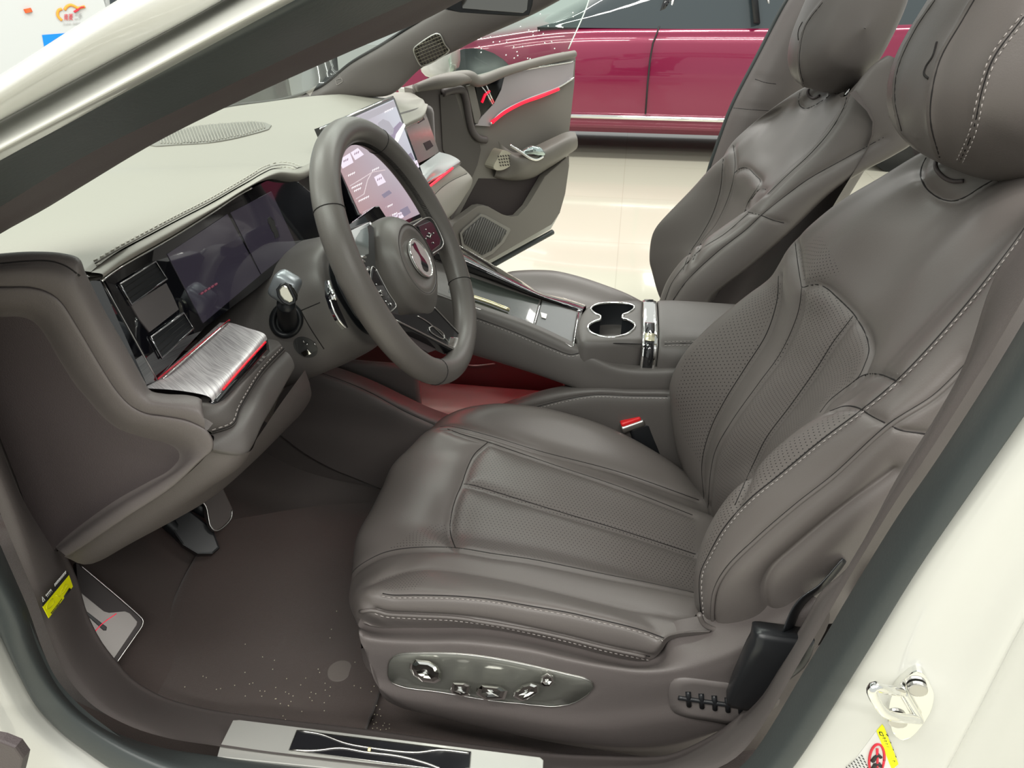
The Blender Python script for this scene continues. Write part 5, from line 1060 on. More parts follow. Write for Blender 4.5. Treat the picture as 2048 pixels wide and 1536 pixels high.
# tunnel side in front of the seat
ts0 = PY([(600, 735), (640, 742), (690, 758), (740, 778), (811, 812), (850, 830), (905, 850)], -.155)
ts1 = PY([(600, 742), (640, 750), (690, 768), (739, 790), (808, 826), (869, 852), (905, 866)], -.165)
ts2 = PY([(560, 790), (610, 815), (660, 838), (720, 865), (780, 890), (840, 915), (900, 930)], -.17)
ts3 = PY([(540, 850), (600, 900), (660, 935), (720, 960), (780, 985), (840, 1010), (900, 1030)], -.165)
patch('footwell_side', [[p+V(0, .03, -.002) for p in ts0], ts0, ts1, ts2, ts3], M['trim'], cn_, nu=70, k=7, seams=[dict(px=[(640, 745), (690, 763), (739, 784), (808, 822), (869, 850)], d=.003, w=.004)])
box('tray_bracket', P(760, 770, y=-.10), (.16, .02, .10), M['trim'], cn_, bevel=.01)
patch('footwell_lower_side', [ts3, [V(-.80, -.15, .52), V(-.62, -.15, .38), V(-.45, -.15, .28), V(-.3, -.15, .27)], [V(-.84, -.145, .45), V(-.62, -.145, .27), V(-.45, -.145, .25), V(-.3, -.145, .25)]], M['carpet'], cn_, nu=40, k=5)
# open tray under the console with red light
trf = mat('tray_floor', (.55, .50, .47), .35)
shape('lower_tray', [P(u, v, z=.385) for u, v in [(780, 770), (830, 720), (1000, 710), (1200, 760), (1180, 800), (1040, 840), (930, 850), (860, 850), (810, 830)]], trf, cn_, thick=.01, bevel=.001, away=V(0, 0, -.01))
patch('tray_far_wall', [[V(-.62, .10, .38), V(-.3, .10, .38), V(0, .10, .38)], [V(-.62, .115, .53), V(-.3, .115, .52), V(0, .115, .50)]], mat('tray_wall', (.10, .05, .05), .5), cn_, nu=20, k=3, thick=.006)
tube('tray_wall_bright_edge', [P(905, 722, y=.09), P(945, 731, y=.09), P(990, 727, y=.09)], .0016, M['satin'], cn_, n=20, seg=6)
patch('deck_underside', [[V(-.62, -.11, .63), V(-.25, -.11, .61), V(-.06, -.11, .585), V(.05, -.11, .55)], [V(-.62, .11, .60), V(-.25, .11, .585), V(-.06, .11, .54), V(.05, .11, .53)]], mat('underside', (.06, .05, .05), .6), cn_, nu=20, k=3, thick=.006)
tube('under_console_red_light', [V(-.36, -.085, .603), V(-.20, -.085, .590), V(-.06, -.085, .565)], .0045, mat('hidden_red_strip', (.6, .01, .02), .4, emit=(1, .01, .04), es=14), cn_, n=12, seg=8)
# ------------------------------------------------------------------ passenger seat
ps = thing('passenger_seat', 'taupe leather passenger seat on the far side of the console', 'car seat', (.1, .37, .28))
def R_(pts, y): return PY(pts, y)
Q0 = R_([(1345, 625), (1322, 600), (1303, 540), (1299, 522), (1303, 476), (1312, 455), (1337, 426), (1378, 385), (1419, 344), (1442, 327), (1457, 298), (1469, 282), (1510, 244, .57), (1564, 203, .50), (1602, 178, .44), (1630, 165, .40)], .60)
Q1 = R_([(1365, 590), (1368, 540), (1380, 505), (1399, 476), (1424, 431), (1440, 381), (1446, 335), (1462, 305), (1500, 270), (1545, 235), (1600, 195, .42), (1635, 172, .39)], .53)
Q2 = R_([(1375, 600), (1384, 525), (1403, 484), (1432, 447), (1457, 393), (1469, 344), (1500, 300), (1550, 252), (1608, 205, .41), (1640, 180, .385)], .47)
Q3 = R_([(1400, 600), (1412, 530), (1445, 470), (1480, 405), (1498, 345), (1540, 305), (1590, 250), (1630, 207), (1655, 182)], .37)
Q4 = R_([(1420, 600), (1432, 540), (1465, 470), (1492, 425), (1512, 375), (1560, 325), (1610, 268), (1650, 222), (1676, 190, .29)], .27)
Q5 = R_([(1318, 606), (1337, 558), (1379, 504), (1433, 462), (1487, 425), (1512, 408), (1533, 377), (1575, 338), (1617, 300), (1650, 258), (1676, 224), (1690, 190, .22)], .20)
Q6 = R_([(1330, 612), (1350, 562), (1402, 500), (1452, 467), (1498, 430), (1537, 388), (1582, 345), (1626, 306), (1664, 262), (1694, 220), (1720, 175), (1752, 128), (1772, 112)], .155)
Q7 = R_([(1348, 612), (1378, 558), (1435, 504), (1494, 458), (1523, 429), (1569, 392), (1620, 358), (1681, 318), (1735, 275), (1775, 215), (1793, 160), (1796, 118)], .135)
Q8 = R_([(1405, 615), (1420, 592), (1494, 533), (1569, 467), (1648, 392), (1720, 344), (1775, 315), (1820, 284), (1840, 230), (1842, 160), (1825, 118)], .13)
Q9 = [p+V(.03, .05, 0) for p in Q8]; Qm = [p+V(.08, -.02, 0) for p in Q0]
pseams = [
 dict(px=[(1446, 318), (1444, 345), (1440, 381), (1424, 431), (1399, 476), (1380, 505), (1366, 540)], d=.005, w=.008),
 dict(px=[(1466, 290), (1470, 320), (1469, 344), (1457, 393), (1432, 447), (1403, 484), (1386, 520)], d=.005, w=.008),
 dict(px=[(1469, 346), (1476, 339), (1488, 335), (1498, 338), (1510, 350), (1521, 362), (1518, 370), (1505, 390), (1496, 405), (1489, 424)], d=.006, w=.008),
 dict(px=[(1330, 600), (1346, 562), (1400, 500), (1450, 467), (1496, 427)], d=.003, w=.004),
 dict(px=[(1346, 600), (1375, 560), (1433, 505), (1492, 459), (1523, 430), (1569, 393), (1617, 358), (1681, 322), (1767, 275)], d=.004, w=.005),
 dict(px=[(1496, 424), (1512, 428), (1523, 431), (1545, 440), (1568, 446)], d=.003, w=.004),
 dict(px=[(1502, 398), (1520, 378), (1532, 379)], d=.003, w=.004),
 dict(px=[(1600, 185), (1597, 200), (1600, 212), (1610, 217), (1622, 214), (1640, 204), (1660, 190)], d=.003, w=.004),
 dict(px=[(1693, 180), (1692, 200), (1684, 222), (1660, 262), (1622, 306), (1578, 347), (1535, 388)], d=.004, w=.005),
]
pb, pb_b = patch('backrest', [Qm, Q0, Q1, Q2, Q3, Q4, Q5, Q6, Q7, Q8, Q9], LP, ps, nu=120, k=9, seams=pseams)
phr, phr_b = headrest(ps, .388, .345, 1.09, .122, .120, .072, .26, [
   dict(px=[(1609, 172), (1600, 140), (1600, 100), (1612, 50), (1645, 5)], d=.003, w=.004)], LP)
lg = castpath(phr_b, [(1605, 44), (1598, 58), (1596, 70), (1597, 80)], 3)
if len(lg) > 1: link('embossed_mark', tubemesh([[h[0] for h in lg]], .0012, 6), M['seam'], phr)
for yy_ in (.31, .41): tube('headrest_post', [V(.405, yy_, .93), V(.41, yy_, .99), V(.415, yy_, 1.06)], .007, M['chrome'], ps, n=8, seg=12)
col = castpath(pb_b, [(1618, 178), (1616, 186), (1620, 193), (1628, 197), (1640, 192)], 3, off=.001)
if len(col) > 1: link('headrest_collar', tubemesh([[h[0] for h in col]], .003, 8), M['trimdark'], pb)
pc = R_([(985, 575), (1000, 552), (1017, 544), (1041, 541), (1075, 540), (1110, 542), (1158, 553), (1209, 570), (1253, 587), (1290, 606)], .53)
pc0 = [p+V(0, .05, -.05) for p in pc]
pc2 = [p+V(.01, -.08, -.03) for p in pc]; pc3 = [p+V(.01, -.20, -.03) for p in pc]; pc4 = [p+V(.0, -.33, -.01) for p in pc]; pc5 = [p+V(.0, -.38, -.06) for p in pc]
pcb = [p+V(0, .055, -.17) for p in pc]
patch('seat_cushion', [pcb, pc0, pc, pc2, pc3, pc4, pc5], LP, ps, nu=70, k=7)
box('seat_base', (.03, .36, .345), (.44, .40, .13), M['trim'], ps, bevel=.03)
bk2 = [V(x, .36, z) for x, z in ((.28, .42), (.36, .62), (.44, .82), (.47, .95), (.42, 1.0))]
patch('back_shell', [[p+V(-.06, -.235, 0) for p in bk2], [p+V(0, -.12, 0) for p in bk2], bk2, [p+V(0, .12, 0) for p in bk2], [p+V(-.06, .22, 0) for p in bk2]], M['trim'], ps, nu=30, k=6)
# ------------------------------------------------------------------ passenger side of the body
pb_ = thing('passenger_side_pillars', 'dark taupe far side windscreen pillar trim with small diamond grille', 'car pillar', (-.4, .7, .9))
f0 = [(400, 232, .72), (470, 214, .72), (560, 203, .72), (640, 177, .71), (702, 129, .69), (760, 95, .675), (815, 60, .66), (880, 21, .64), (930, -8, .62), (1000, -50, .60)]
f1 = [(410, 238, .70), (500, 215, .70), (600, 203, .70), (680, 175, .685), (740, 135, .67), (800, 105, .655), (860, 70, .64), (940, 35, .625), (1010, 0, .61), (1070, -35, .60)]
f2 = [(420, 242, .71), (520, 216, .71), (640, 205, .71), (730, 195, .70), (780, 188, .69), (838, 137, .68), (913, 99, .665), (960, 75, .655), (1059, 31, .635), (1118, 0, .625), (1180, -35, .61)]
F0, F1, F2 = [PY([(a, b, c) for a, b, c in f]) for f in (f0, f1, f2)]
fp_, fp_b = patch('pillar_trim', [[p+V(0, .03, .0) for p in F0], F0, F1, F2, [p+V(0, .03, .0) for p in F2]], M['trim'], pb_, nu=90, k=8)
tube('windscreen_black_band', [p+V(0, .004, .004) for p in F0], .004, M['black'], pb_, n=60, seg=8)
gq = [h[0] for h in castpath(fp_b, [(828, 97), (835, 90), (873, 67), (881, 69), (890, 87), (898, 99), (893, 105), (848, 130), (842, 130), (830, 108)], 4, off=.002, closed=True)]
if len(gq) > 4:
    go = shape('tweeter_grille', gq, mat('grille_dark', (.04, .035, .03), .4), pb_, thick=.004, bevel=.0006)
    link('grille_rim', tubemesh([gq], .0020, 6, closed=True), M['satin'], go)
    dm = []
    gpoly = [(828, 97), (835, 90), (873, 67), (881, 69), (890, 87), (898, 99), (893, 105), (848, 130), (842, 130), (830, 108)]
    def clip(a, b):
        q = [(a[0]+(b[0]-a[0])*t, a[1]+(b[1]-a[1])*t) for t in np.linspace(0, 1, 40)]
        return [p for p in q if inpoly(np.array([p[0]]), np.array([p[1]]), gpoly)[0]]
    for i in range(-6, 16):
        for s in (clip((815+i*7, 60), (845+i*7, 140)), clip((820, 62+i*7), (905, 20+i*7+6))):
            hp = [cast(fp_b, u, v, .003) for u, v in s]; hp = [h[0] for h in hp if h]
            if len(hp) > 1: dm.append(hp)
    if dm: link('grille_mesh', tubemesh(dm, .0009, 4), mat('mesh_bronze', (.22, .20, .16), .3, metal=.8), go)
aq = [h[0] for h in castpath(fp_b, [(672, 160), (683, 156), (686, 163), (674, 171)], 3, off=.001, closed=True, smooth=False)]
if len(aq) > 3: link('airbag_mark', tubemesh([aq], .0007, 4, closed=True), M['stitch'], pb_)
# far roof rail and header above
hd = thing('rear_view_mirror', 'black rear view mirror cropped by the top edge of the photo', 'mirror', P(980, -20, y=.0))
mn_ = V(.62, -.72, -.05).normalized(); m0 = P(980, 20, y=.0)
inset('mirror_housing', [(884, 14), (897, 21), (921, 25), (1044, 34), (1059, 31), (1066, 10), (1072, -40), (1060, -75), (905, -70), (880, -20)], m0, mn_, M['black'], hd, thick=.03, bevel=.003)
inset('mirror_glass', [(925, 17), (1046, 26), (1054, 20), (1060, -40), (1050, -66), (915, -62)], m0, mn_, mat('mirror_glass', (.22, .22, .22), .03, metal=1.0), hd, thick=.002, bevel=.0003, lift=.001)
# far centre pillar
g0_ = [(1620, -60), (1577, 0), (1520, 108), (1465, 215), (1444, 270), (1419, 344), (1400, 420), (1385, 500)]
g1_ = [(a+10, b) for a, b in g0_]; g2_ = [(a+38, b+4) for a, b in g0_]; g3_ = [(a+90, b+8) for a, b in g0_]; g4_ = [(a+170, b+8) for a, b in g0_]
fcp = thing('far_center_pillar', 'dark taupe far side centre pillar trim behind the passenger headrest', 'car pillar', (.3, .72, .5))
fc, fc_b = patch('pillar_trim', [PY(g0_, .76), PY(g1_, .735), PY(g2_, .70), PY(g3_, .69), PY(g4_, .72)], M['trim'], fcp, nu=60, k=7, seams=[dict(px=[(1467, 216), (1500, 219), (1540, 222)], d=.002, w=.003), dict(px=[(1510, 158), (1530, 165), (1552, 168)], d=.003, w=.005)])
tube('pillar_seal', [p+V(0, .01, 0) for p in PY(g0_, .76)], .007, M['rubber'], fcp, n=40, seg=10)
# far sill
fs_ = thing('far_sill', 'taupe door sill trim on the far side of the passenger seat', 'door sill', (-.3, .75, .3))
patch('sill_trim', [[V(x, .64, .24) for x in (-.7, -.3, .1, .4)], [V(x, .68, .285) for x in (-.7, -.3, .1, .4)], [V(x, .76, .29) for x in (-.7, -.3, .1, .4)], [V(x, .82, .24) for x in (-.7, -.3, .1, .4)]], M['trim'], fs_, nu=30, k=6)
# ------------------------------------------------------------------ open passenger door
pdn = V(.788, -.616, 0); E_ = V(-.22, 1.31, .5)
pdr = thing('passenger_door', 'open passenger door with grey inner panel, red light line and speaker', 'car door', (-.40, 1.08, .3))
def DP(u, v, l=0.0): return Pl(u, v, E_+pdn*l, pdn)
def dsh(name, px, lift, m, th=.01, b=.0015, par=pdr, sm=0): return inset(name, px, E_, pdn, m, par, thick=th, bevel=b, lift=lift, smooth_n=sm)
DL = mat('door_leather', (.19, .175, .155), .5, bump=.1, bscale=600); DD = mat('door_dark', (.085, .075, .068), .55)
core = dsh('inner_panel', [(829, 178), (893, 160), (950, 160), (1149, 106), (1152, 118), (1149, 164), (1137, 262), (1139, 328), (1131, 387), (1120, 426), (1104, 449), (977, 522), (905, 490), (895, 470), (905, 440), (880, 400), (850, 330)], 0, DL, .05, b=.004)
dsh('outer_skin', [(820, 180), (950, 165), (1146, 112), (1146, 165), (1134, 262), (1136, 328), (1128, 390), (1117, 432), (1102, 459), (979, 531), (900, 500), (850, 340)], -.05, M['white'], .06, b=.004)
tr1 = [DP(u, v, l) for u, v, l in ((828, 177, .01), (860, 166, .02), (893, 158, .03), (938, 154, .03), (955, 162, .02), (1010, 143, .02), (1080, 123, .02), (1149, 108, .02))]
tube('top_rail', tr1, [.010, .016, .018, .016, .014, .013, .013, .011], DL, pdr, n=60, seg=14)
tube('front_corner_cap', [DP(833, 176, .03), DP(870, 166, .04), (DP(905, 160, .045)), DP(938, 157, .035)], [.010, .018, .019, .012], DL, pdr, n=24, seg=14)
dsh('front_edge_panel', [(829, 179), (878, 178), (892, 240), (900, 320), (945, 358), (905, 440), (860, 340)], .006, M['trim'], .01)
dsh('front_recess_panel', [(880, 190), (911, 189), (916, 205), (930, 256), (942, 281), (960, 288), (962, 300), (955, 330), (942, 360), (905, 330), (886, 300)], .010, DD, .006, b=.001)
sw_ = [DP(u, v, .008) for u, v in [(885, 186), (905, 180), (925, 181), (932, 200), (938, 235), (945, 262), (956, 276), (972, 280)]]
tube('shaded_step_band', sw_, .011, M['trim'], pdr, n=50, seg=12)  # darker trim colour stands in for the shade of a recessed step
dsh('window_frame_strip', [(934, 172), (948, 168), (962, 230), (956, 248), (950, 246)], .016, DL, .006)
bi_ = dsh('brushed_insert', [(1011, 148), (1149, 124), (1146, 157), (1117, 175), (1052, 198), (1005, 222), (989, 236), (980, 253), (950, 251), (967, 229), (992, 198)], .012, mat('door_insert', (.42, .385, .40), .4, metal=.3), .008)
dsh('gloss_inset', [(950, 166), (1011, 148), (1003, 180), (989, 207), (967, 231), (962, 228), (955, 200)], .012, M['blackgloss'], .006)
tube('insert_trim_line', [DP(980, 250, .016), DP(990, 236, .016), DP(1006, 222, .016), DP(1052, 199, .016), DP(1117, 174, .016), DP(1147, 156, .016)], .003, M['chrome'], pdr, n=40, seg=8)
tube('upper_trim_line', [DP(953, 165, .016), DP(1011, 147, .016), DP(1147, 123, .016)], .0025, M['chrome'], pdr, n=30, seg=6)
tube('door_red_light_strip', [DP(984, 245, .018), DP(994, 236, .018), DP(1010, 224, .018), DP(1046, 205, .018), DP(1080, 193, .018), DP(1117, 178, .018)], .0055, M['red'], pdr, n=50, seg=8)
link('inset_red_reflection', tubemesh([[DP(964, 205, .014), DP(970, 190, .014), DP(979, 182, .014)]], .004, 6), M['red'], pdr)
link('inset_chrome_blades', tubemesh([[DP(960, 168, .014), DP(975, 190, .014), DP(985, 208, .014)], [DP(970, 165, .014), DP(978, 185, .014), DP(987, 205, .014)]], .003, 6), M['chrome'], pdr)
ar0 = [DP(u, v, l) for u, v, l in ((996, 282, .012), (1003, 289, .02), (1030, 305, .03), (1061, 296, .03), (1100, 278, .035), (1133, 264, .035), (1150, 264, .03))]
ar1 = [DP(u, v, l) for u, v, l in ((998, 296, .014), (1006, 303, .025), (1035, 318, .06), (1066, 314, .07), (1105, 296, .075), (1137, 280, .075), (1155, 278, .06))]
ar2 = [DP(u, v, l) for u, v, l in ((996, 322, .014), (1006, 332, .025), (1040, 338, .06), (1071, 326, .07), (1108, 316, .075), (1138, 303, .07), (1154, 296, .05))]
ar3 = [DP(u, v, l) for u, v, l in ((990, 350, .012), (1003, 354, .02), (1035, 357, .03), (1067, 352, .03), (1094, 337, .03), (1125, 318, .03), (1138, 308, .02))]
ar4 = [DP(u, v, -.01) for u, v in ((985, 356), (1002, 360), (1035, 362), (1067, 356), (1094, 340), (1125, 322), (1140, 310))]
patch('armrest', [ar0, ar1, ar2, ar3, ar4], DL, pdr, nu=60, k=7)
tube('armrest_trim', [DP(1019, 290, .05), DP(1040, 303, .062), DP(1060, 316, .072), DP(1074, 319, .076), DP(1086, 313, .078)], .005, M['chrome'], pdr, n=30, seg=8)
tube('door_pull', [DP(1045, 305, .055), DP(1062, 300, .07), DP(1078, 303, .078), (DP(1088, 308, .078))], [.008, .014, .014, .006], mat('pull_glass', (.5, .6, .58), .06, metal=.8), pdr, n=30, seg=12)
tw = dsh('tweeter_cover', [(1005, 301), (1016, 303), (1030, 315), (1030, 322), (1020, 332), (1005, 340), (989, 339), (987, 334), (995, 317)], .042, mat('tweeter_cream', (.50, .47, .38), .4, metal=.3), .045, b=.002, sm=36)
link('tweeter_holes', tubemesh([[DP(996+i*5+j*1.5, 312+j*6-i*0.5, .0432), DP(998+i*5+j*1.5, 314+j*6-i*.5, .0432)] for j in range(4) for i in range(5) if 0 < 996+i*5+j*1.5 < 1026], .002, 4), DD, tw)
dsh('door_pocket', [(958, 357), (1000, 358), (1067, 355), (1094, 340), (1130, 318), (1090, 352), (1055, 412), (1036, 432), (1022, 434), (1005, 428), (977, 412), (965, 410), (954, 412), (912, 443), (935, 400)], .002, mat('pocket_dark', (.035, .026, .026), .7), .004, b=.0004)
dsh('pocket_red_glow_strip', [(1085, 362), (1088, 362), (1062, 402), (1058, 402)], .008, mat('pocket_red', (.3, 0, .01), .5, emit=(1, .02, .06), es=.35), .002, b=.0004)
lp_ = dsh('lower_panel', [(1133, 315), (1139, 330), (1131, 387), (1120, 426), (1104, 449), (977, 521), (905, 489), (897, 470), (909, 446), (954, 413), (965, 411), (977, 413), (1005, 429), (1022, 435), (1036, 433), (1055, 413), (1090, 353)], .03, DL, .026, b=.003)
spk = dsh('speaker_grille', [(962, 428), (971, 430), (1020, 457), (1021, 461), (1008, 485), (985, 508), (965, 518), (924, 492), (920, 467), (926, 459)], .036, mat('speaker_rim', (.26, .25, .23), .4, metal=.3), .004, b=.0008)
gpl = [(963, 434), (970, 435), (1013, 460), (1014, 463), (1002, 484), (982, 502), (965, 511), (930, 489), (926, 468), (931, 462)]
dsh('speaker_mesh', gpl, .0385, mat('mesh_grey', (.10, .098, .095), .4, metal=.3), .002, b=.0004, par=spk)
ln = []
for i in range(26):
    a = (905+i*5.0, 520); b = (945+i*5.0, 420)
    q = [(a[0]+(b[0]-a[0])*t, a[1]+(b[1]-a[1])*t) for t in np.linspace(0, 1, 50)]; q = [p for p in q if inpoly(np.array([p[0]]), np.array([p[1]]), gpl)[0]]
    if len(q) > 2: ln.append([DP(q[0][0], q[0][1], .0395), DP(q[-1][0], q[-1][1], .0395)])
link('mesh_ribs', tubemesh(ln, .0016, 4), mat('rib_grey', (.24, .235, .22), .4, metal=.3), spk)
tube('bottom_seal', [DP(984, 531, -.01), DP(1045, 497, -.01), DP(1105, 464, -.01)], .010, M['rubber'], pdr, n=20, seg=10)
gpn = [(905, 158), (898, 120), (913, 92), (960, 66), (1059, 22), (1120, -12), (1185, -50), (1178, 0), (1138, 96), (1137, 112), (1010, 140), (950, 158)]
gl_ = inset('window_glass', gpn, E_, pdn, gm_, pdr, thick=.004, bevel=0, lift=-.015)
tube('glass_edge', [DP(1185, -40, -.013), DP(1178, 0, -.013), DP(1137, 98, -.013)], .0022, mat('glass_edge', (.75, .85, .78), .1), pdr, n=10, seg=6)
random.seed(7); dr = []
for i in range(46):
    u = random.uniform(950, 1150); v = random.uniform(20, 130)
    if inpoly(np.array([u]), np.array([v]), gpn)[0]: dr.append([DP(u, v, -.0105), DP(u+.8, v+.8, -.0105)])
link('water_droplets', tubemesh(dr, .0022, 6), mat('droplet', (.9, .9, .9), .05, spec=1), pdr, kind='stuff')
box('outside_mirror', DP(880, 110, -.16), (.10, .20, .12), M['white'], pdr, bevel=.04)
# ------------------------------------------------------------------ showroom
fm = mat('cream_floor_tiles', (.78, .76, .62), .09, coat=.4); nt = fm.node_tree; bq = nt.nodes['Principled BSDF']
tc = nt.nodes.new('ShaderNodeTexCoord'); br = nt.nodes.new('ShaderNodeTexBrick'); br.offset = 0; br.inputs['Scale'].default_value = 1.0; br.inputs['Brick Width'].default_value = .8; br.inputs['Row Height'].default_value = .8; br.inputs['Mortar Size'].default_value = .003
br.inputs['Color1'].default_value = (.53, .515, .425, 1); br.inputs['Color2'].default_value = (.525, .51, .42, 1); br.inputs['Mortar'].default_value = (.47, .455, .37, 1)
nt.links.new(tc.outputs['Object'], br.inputs['Vector']); nt.links.new(br.outputs['Color'], bq.inputs['Base Color'])
me = meshfrom([(-9, -6, 0), (9, -6, 0), (9, 12, 0), (-9, 12, 0)], [(0, 1, 2, 3)]); link('floor', me, fm, kind='structure', smooth=False)
def car(name, label, loc, rotz, paint, body_h=.86, group=None):
    t = thing(name, label, 'car', loc, group); t.rotation_euler = (0, 0, rotz)
    def lk(nm, me, m, par=t, sm=True):
        o = bpy.data.objects.new(nm, me); COL.objects.link(o); me.materials.append(m); o.parent = par
        if sm: me.polygons.foreach_set('use_smooth', [True]*len(me.polygons))
        return o
    st_ = [(-2.38, .60, .55, .30), (-2.30, .78, .62, .22), (-2.05, .88, .68, .18), (-1.5, .94, .76, .18), (-.9, .95, .84, .18), (-.2, .95, .86, .18), (.6, .95, .87, .18), (1.3, .95, .89, .18), (1.9, .92, .93, .18), (2.25, .84, .92, .22), (2.38, .66, .85, .32)]
    rows = []
    for x, w, h, b in st_:
        h = h*body_h/.86; half = [(w*.90, b), (w*.975, b+.06), (w*.985, b+.12), (w*.995, b+(h-b)*.35), (w*1.0, b+(h-b)*.6), (w*.985, b+(h-b)*.8), (w*.955, h-.03), (w*.90, h), (w*.6, h+.03), (0, h+.045)]
        rows.append([V(x, -y, z) for y, z in half]+[V(x, y, z) for y, z in reversed(half[:-1])])
    G = np.stack([np.array(r) for r in rows]); cols = np.stack([crdense(list(G[:, j]), sub=6) for j in range(G.shape[1])], 1)
    G2 = np.stack([crdense(list(r), sub=4) for r in cols]); nv, nu = G2.shape[:2]
    fs = [(i*nu+j, i*nu+j+1, (i+1)*nu+j+1, (i+1)*nu+j) for i in range(nv-1) for j in range(nu-1)]
    fs += [tuple(range(nu)), tuple((nv-1)*nu+j for j in reversed(range(nu)))]
    lk('body', meshfrom(G2.reshape(-1, 3), fs), paint)
    gs = [(-1.05, .84, .84), (-.35, 1.16, .72), (.15, 1.36, .66), (.7, 1.40, .65), (1.25, 1.30, .66), (1.95, .92, .76)]
    rows = []
    for x, h, w in gs:
        h0 = .84
        rows.append([V(x, -.90, h0), V(x, -(w+.9)/2-.02, (h0+h)/2), V(x, -w, h-.03), V(x, -w*.6, h+.02), V(x, 0, h+.035), V(x, w*.6, h+.02), V(x, w, h-.03), V(x, (w+.9)/2+.02, (h0+h)/2), V(x, .90, h0)])
    G = np.stack([np.array(r) for r in rows]); cols = np.stack([crdense(list(G[:, j]), sub=6) for j in range(G.shape[1])], 1)
    G2 = np.stack([crdense(list(r), sub=4) for r in cols]); nv, nu = G2.shape[:2]
    fs = [(i*nu+j, i*nu+j+1, (i+1)*nu+j+1, (i+1)*nu+j) for i in range(nv-1) for j in range(nu-1)]
    lk('windows', meshfrom(G2.reshape(-1, 3), fs), GLS)
    for s in (-1, 1):
        lk('sill_trim', tubemesh([[(-1.1, s*.955, .30), (1.15, s*.955, .30)]], .016, 8, flat=1), M['chrome'])
        if False: lk('window_trim', tubemesh([[(-.95, s*.895, .872), (0, s*.915, .89), (1.0, s*.915, .90), (1.8, s*.86, .95)]], .008, 6), M['chrome'])
        lk('window_pillar', tubemesh([[(.35, s*.92, .88), (.28, s*.79, 1.20), (.25, s*.70, 1.35)]], .035, 6, flat=.4), M['black'])
        for x in (-1.48, 1.48):
            w = lk('wheel', tubemesh([[(x+.25*math.cos(a), s*.84, .33+.25*math.sin(a)) for a in np.linspace(0, 2*math.pi, 33)[:-1]]], .085, 12, closed=True), M['rubber'])
            lk('wheel_arch', tubemesh([[(x, s*.70, .34), (x, s*.955, .34)]], .37, 32), M['black'])
            sp = [[(x, s*.93, .33), (x+.24*math.cos(a), s*.93, .33+.24*math.sin(a))] for a in np.linspace(0, 2*math.pi, 11)[:-1]]
            lk('wheel_spokes', tubemesh(sp, .02, 6), M['satin'], w)
        lk('headlamp', tubemesh([[(-2.27, s*.60, .60), (-2.12, s*.78, .64)]], .05, 10, flat=.5), M['crystal'])
        lk('tail_lamp', tubemesh([[(2.33, s*.50, .80), (2.24, s*.80, .80)]], .035, 10), M['redink'])
    return t
GLS = mat('tinted_window', (.03, .04, .045), .04, coat=1.0)
redp = mat('magenta_paint', (.20, .008, .045), .2, coat=1.0, metal=.25)
car('red_car', 'deep magenta red car parked parallel beyond the passenger side', (.40, 4.86, 0), 0, redp)
car('dark_grey_car', 'dark grey car seen through the windscreen above the dashboard', (-4.9, 4.4, 0), .1, mat('dark_grey_paint', (.03, .035, .04), .2, coat=1.0))
car('white_car', 'white car behind the headrests at the upper right', (5.0, 2.4, 0), -.15, M['white'])
"""red car details"""
rc = thing('banner_wall', 'white banner wall with an orange car outline logo and a blue block', 'banner', P(100, 160, y=2.6))
bn = (CAM-P(100, 50, y=2.6)); bn.z = 0; bn.normalize(); b0_ = P(100, 50, y=2.6)
def bsh(name, px, lift, m, th=.004, par=rc, b=0.0): return inset(name, px, b0_, bn, m, par, thick=th, bevel=b, lift=lift)
bsh('banner', [(-300, -300), (190, -300), (207, 0), (216, 30), (260, 420), (-300, 600)], 0, mat('banner_white', (.52, .54, .54), .5), .03)
bsh('blue_block', [(84, 70), (240, 58), (250, 150), (100, 160)], .003, mat('banner_blue', (.0, .22, .85), .5), .002)
og = mat('logo_orange', (.9, .35, .05), .5)
def bt(name, paths, r, m): return link(name, tubemesh([resample([Pl(u, v, b0_+bn*.004, bn) for u, v in q], 20) for q in paths], r, 6, flat=.5), m, rc)
bt('logo_outline', [[(124, 41), (117, 34), (115, 27), (118, 20), (124, 18)], [(129, 20), (134, 13), (142, 10), (150, 13), (155, 16), (162, 15), (170, 13)]], .007, og)
bt('logo_swoosh', [[(148, 24), (155, 20), (160, 15), (168, 13)]], .008, M['redink'])
bt('red_mark', [[(54, 17), (58, 25)]], .018, mat('orange_red', (.85, .12, .03), .5))
def textmesh(name, body, u0, v0, u1, v1, u2, v2, m, parent, plane, lift=.004):
    """text laid in the quad spanned by (u0,v0) lower left, (u1,v1) lower right, (u2,v2) upper left"""
    c = bpy.data.curves.new('t', 'FONT'); c.body = body; c.size = 1; c.extrude = 0.02; c.resolution_u = 3
    o = bpy.data.objects.new('t', c); COL.objects.link(o); bpy.context.view_layer.update()
    me = bpy.data.meshes.new_from_object(o.evaluated_get(bpy.context.evaluated_depsgraph_get())); bpy.data.objects.remove(o)
    n_ = len(me.vertices)
    if not n_: return None
    v = np.empty(n_*3); me.vertices.foreach_get('co', v); v = v.reshape(-1, 3); mn, mx = v.min(0), v.max(0)
    p0, nn = plane; A = Pl(u0, v0, p0+nn*lift, nn); B = Pl(u1, v1, p0+nn*lift, nn); Cc = Pl(u2, v2, p0+nn*lift, nn)
    s = (v-mn)/(mx-mn+1e-9); q = np.array(A)+s[:, :1]*np.array(B-A)+s[:, 1:2]*np.array(Cc-A)+s[:, 2:3]*np.array(nn)*.001
    me.vertices.foreach_set('co', q.ravel()); me.materials.clear()
    return link(name, me, m, parent, smooth=False)
textmesh('logo_characters', '\u5357\u83f1', 128, 41, 146, 40, 128, 28, M['redink'], rc, (b0_, bn))
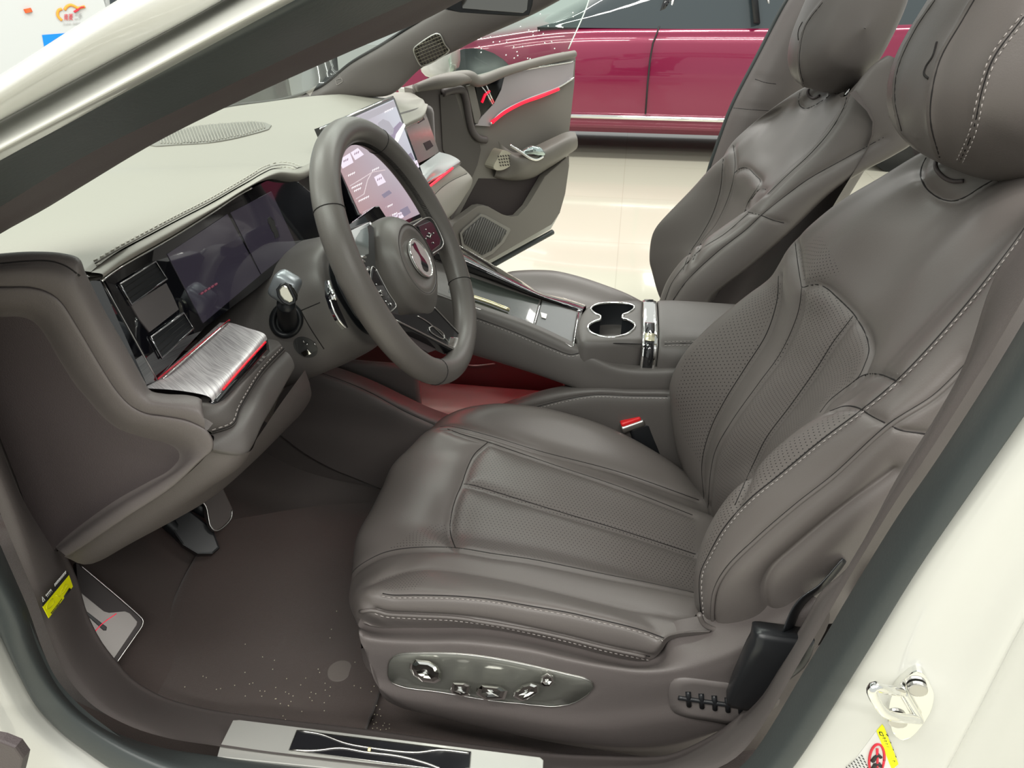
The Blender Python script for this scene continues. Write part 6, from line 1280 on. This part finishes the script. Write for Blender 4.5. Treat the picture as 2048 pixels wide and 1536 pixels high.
textmesh('logo_characters_grey', '\u4e8c\u624b', 149, 40, 164, 38, 149, 28, mat('grey_ink', (.35, .35, .35), .5), rc, (b0_, bn))
textmesh('logo_caption', 'CAR BIDI', 126, 50, 160, 48, 126, 46, mat('grey_ink2', (.45, .45, .45), .5), rc, (b0_, bn))
rcar = [o for o in S.objects if o.name.startswith('red_car')][0]
def carpts(px, y): return [P(u, v, y=y) for u, v in px]
def rc_add(nm, paths, r, m, flat=1.0):
    o = link(nm, tubemesh(paths, r, 6, flat=flat), m, None); o.parent = rcar; o.location = o.location-rcar.location
rc_add('door_gap', [carpts([(1319, 52), (1312, 72), (1306, 86), (1300, 120), (1295, 170), (1291, 228)], 3.90)], .006, M['ink'])
rc_add('window_bar', [carpts([(1336, 47), (1341, 20), (1349, -10)], 4.02)], .010, M['satin'])
rc_add('window_bar', [carpts([(1541, 42), (1537, 5), (1534, -10)], 4.02)], .010, M['satin'])
rc_add('black_window_post', [carpts([(1322, 46), (1334, 10), (1342, -12)], 4.03)], .045, M['blackgloss'], .4)
# crumbs on the mat
random.seed(11); cr2 = []
for i in range(70):
    u = random.gauss(560, 90) if i % 2 else random.uniform(330, 760); v = random.gauss(1385, 35) if i % 2 else random.uniform(1180, 1420)
    p = P(u, v, z=.2985); cr2.append([p, p+V(.0008, .0004, .0006)])
for i in range(14):
    p = P(745+random.uniform(-8, 30)+i, 1440+random.uniform(-12, 20), z=.281); cr2.append([p, p+V(.0008, .0004, .0006)])
o = link('crumbs', tubemesh(cr2, .0007, 4), mat('crumb', (.6, .55, .42), .7), None, 'scattered pale crumbs and dust on the dark floor mat', 'crumbs', kind='stuff')
# corner of the opened driver's door
dd = thing('driver_door', 'dark brown trim corner of the opened driver door at the bottom left edge', 'car door', P(-20, 1560, y=-1.0))
shape('door_card_corner', [P(u, v, y=-.935) for u, v in [(-120, 1460), (0, 1484), (30, 1496), (46, 1518), (40, 1545), (20, 1620), (-120, 1700)]], M['trimdark'], dd, thick=.008, bevel=.002)
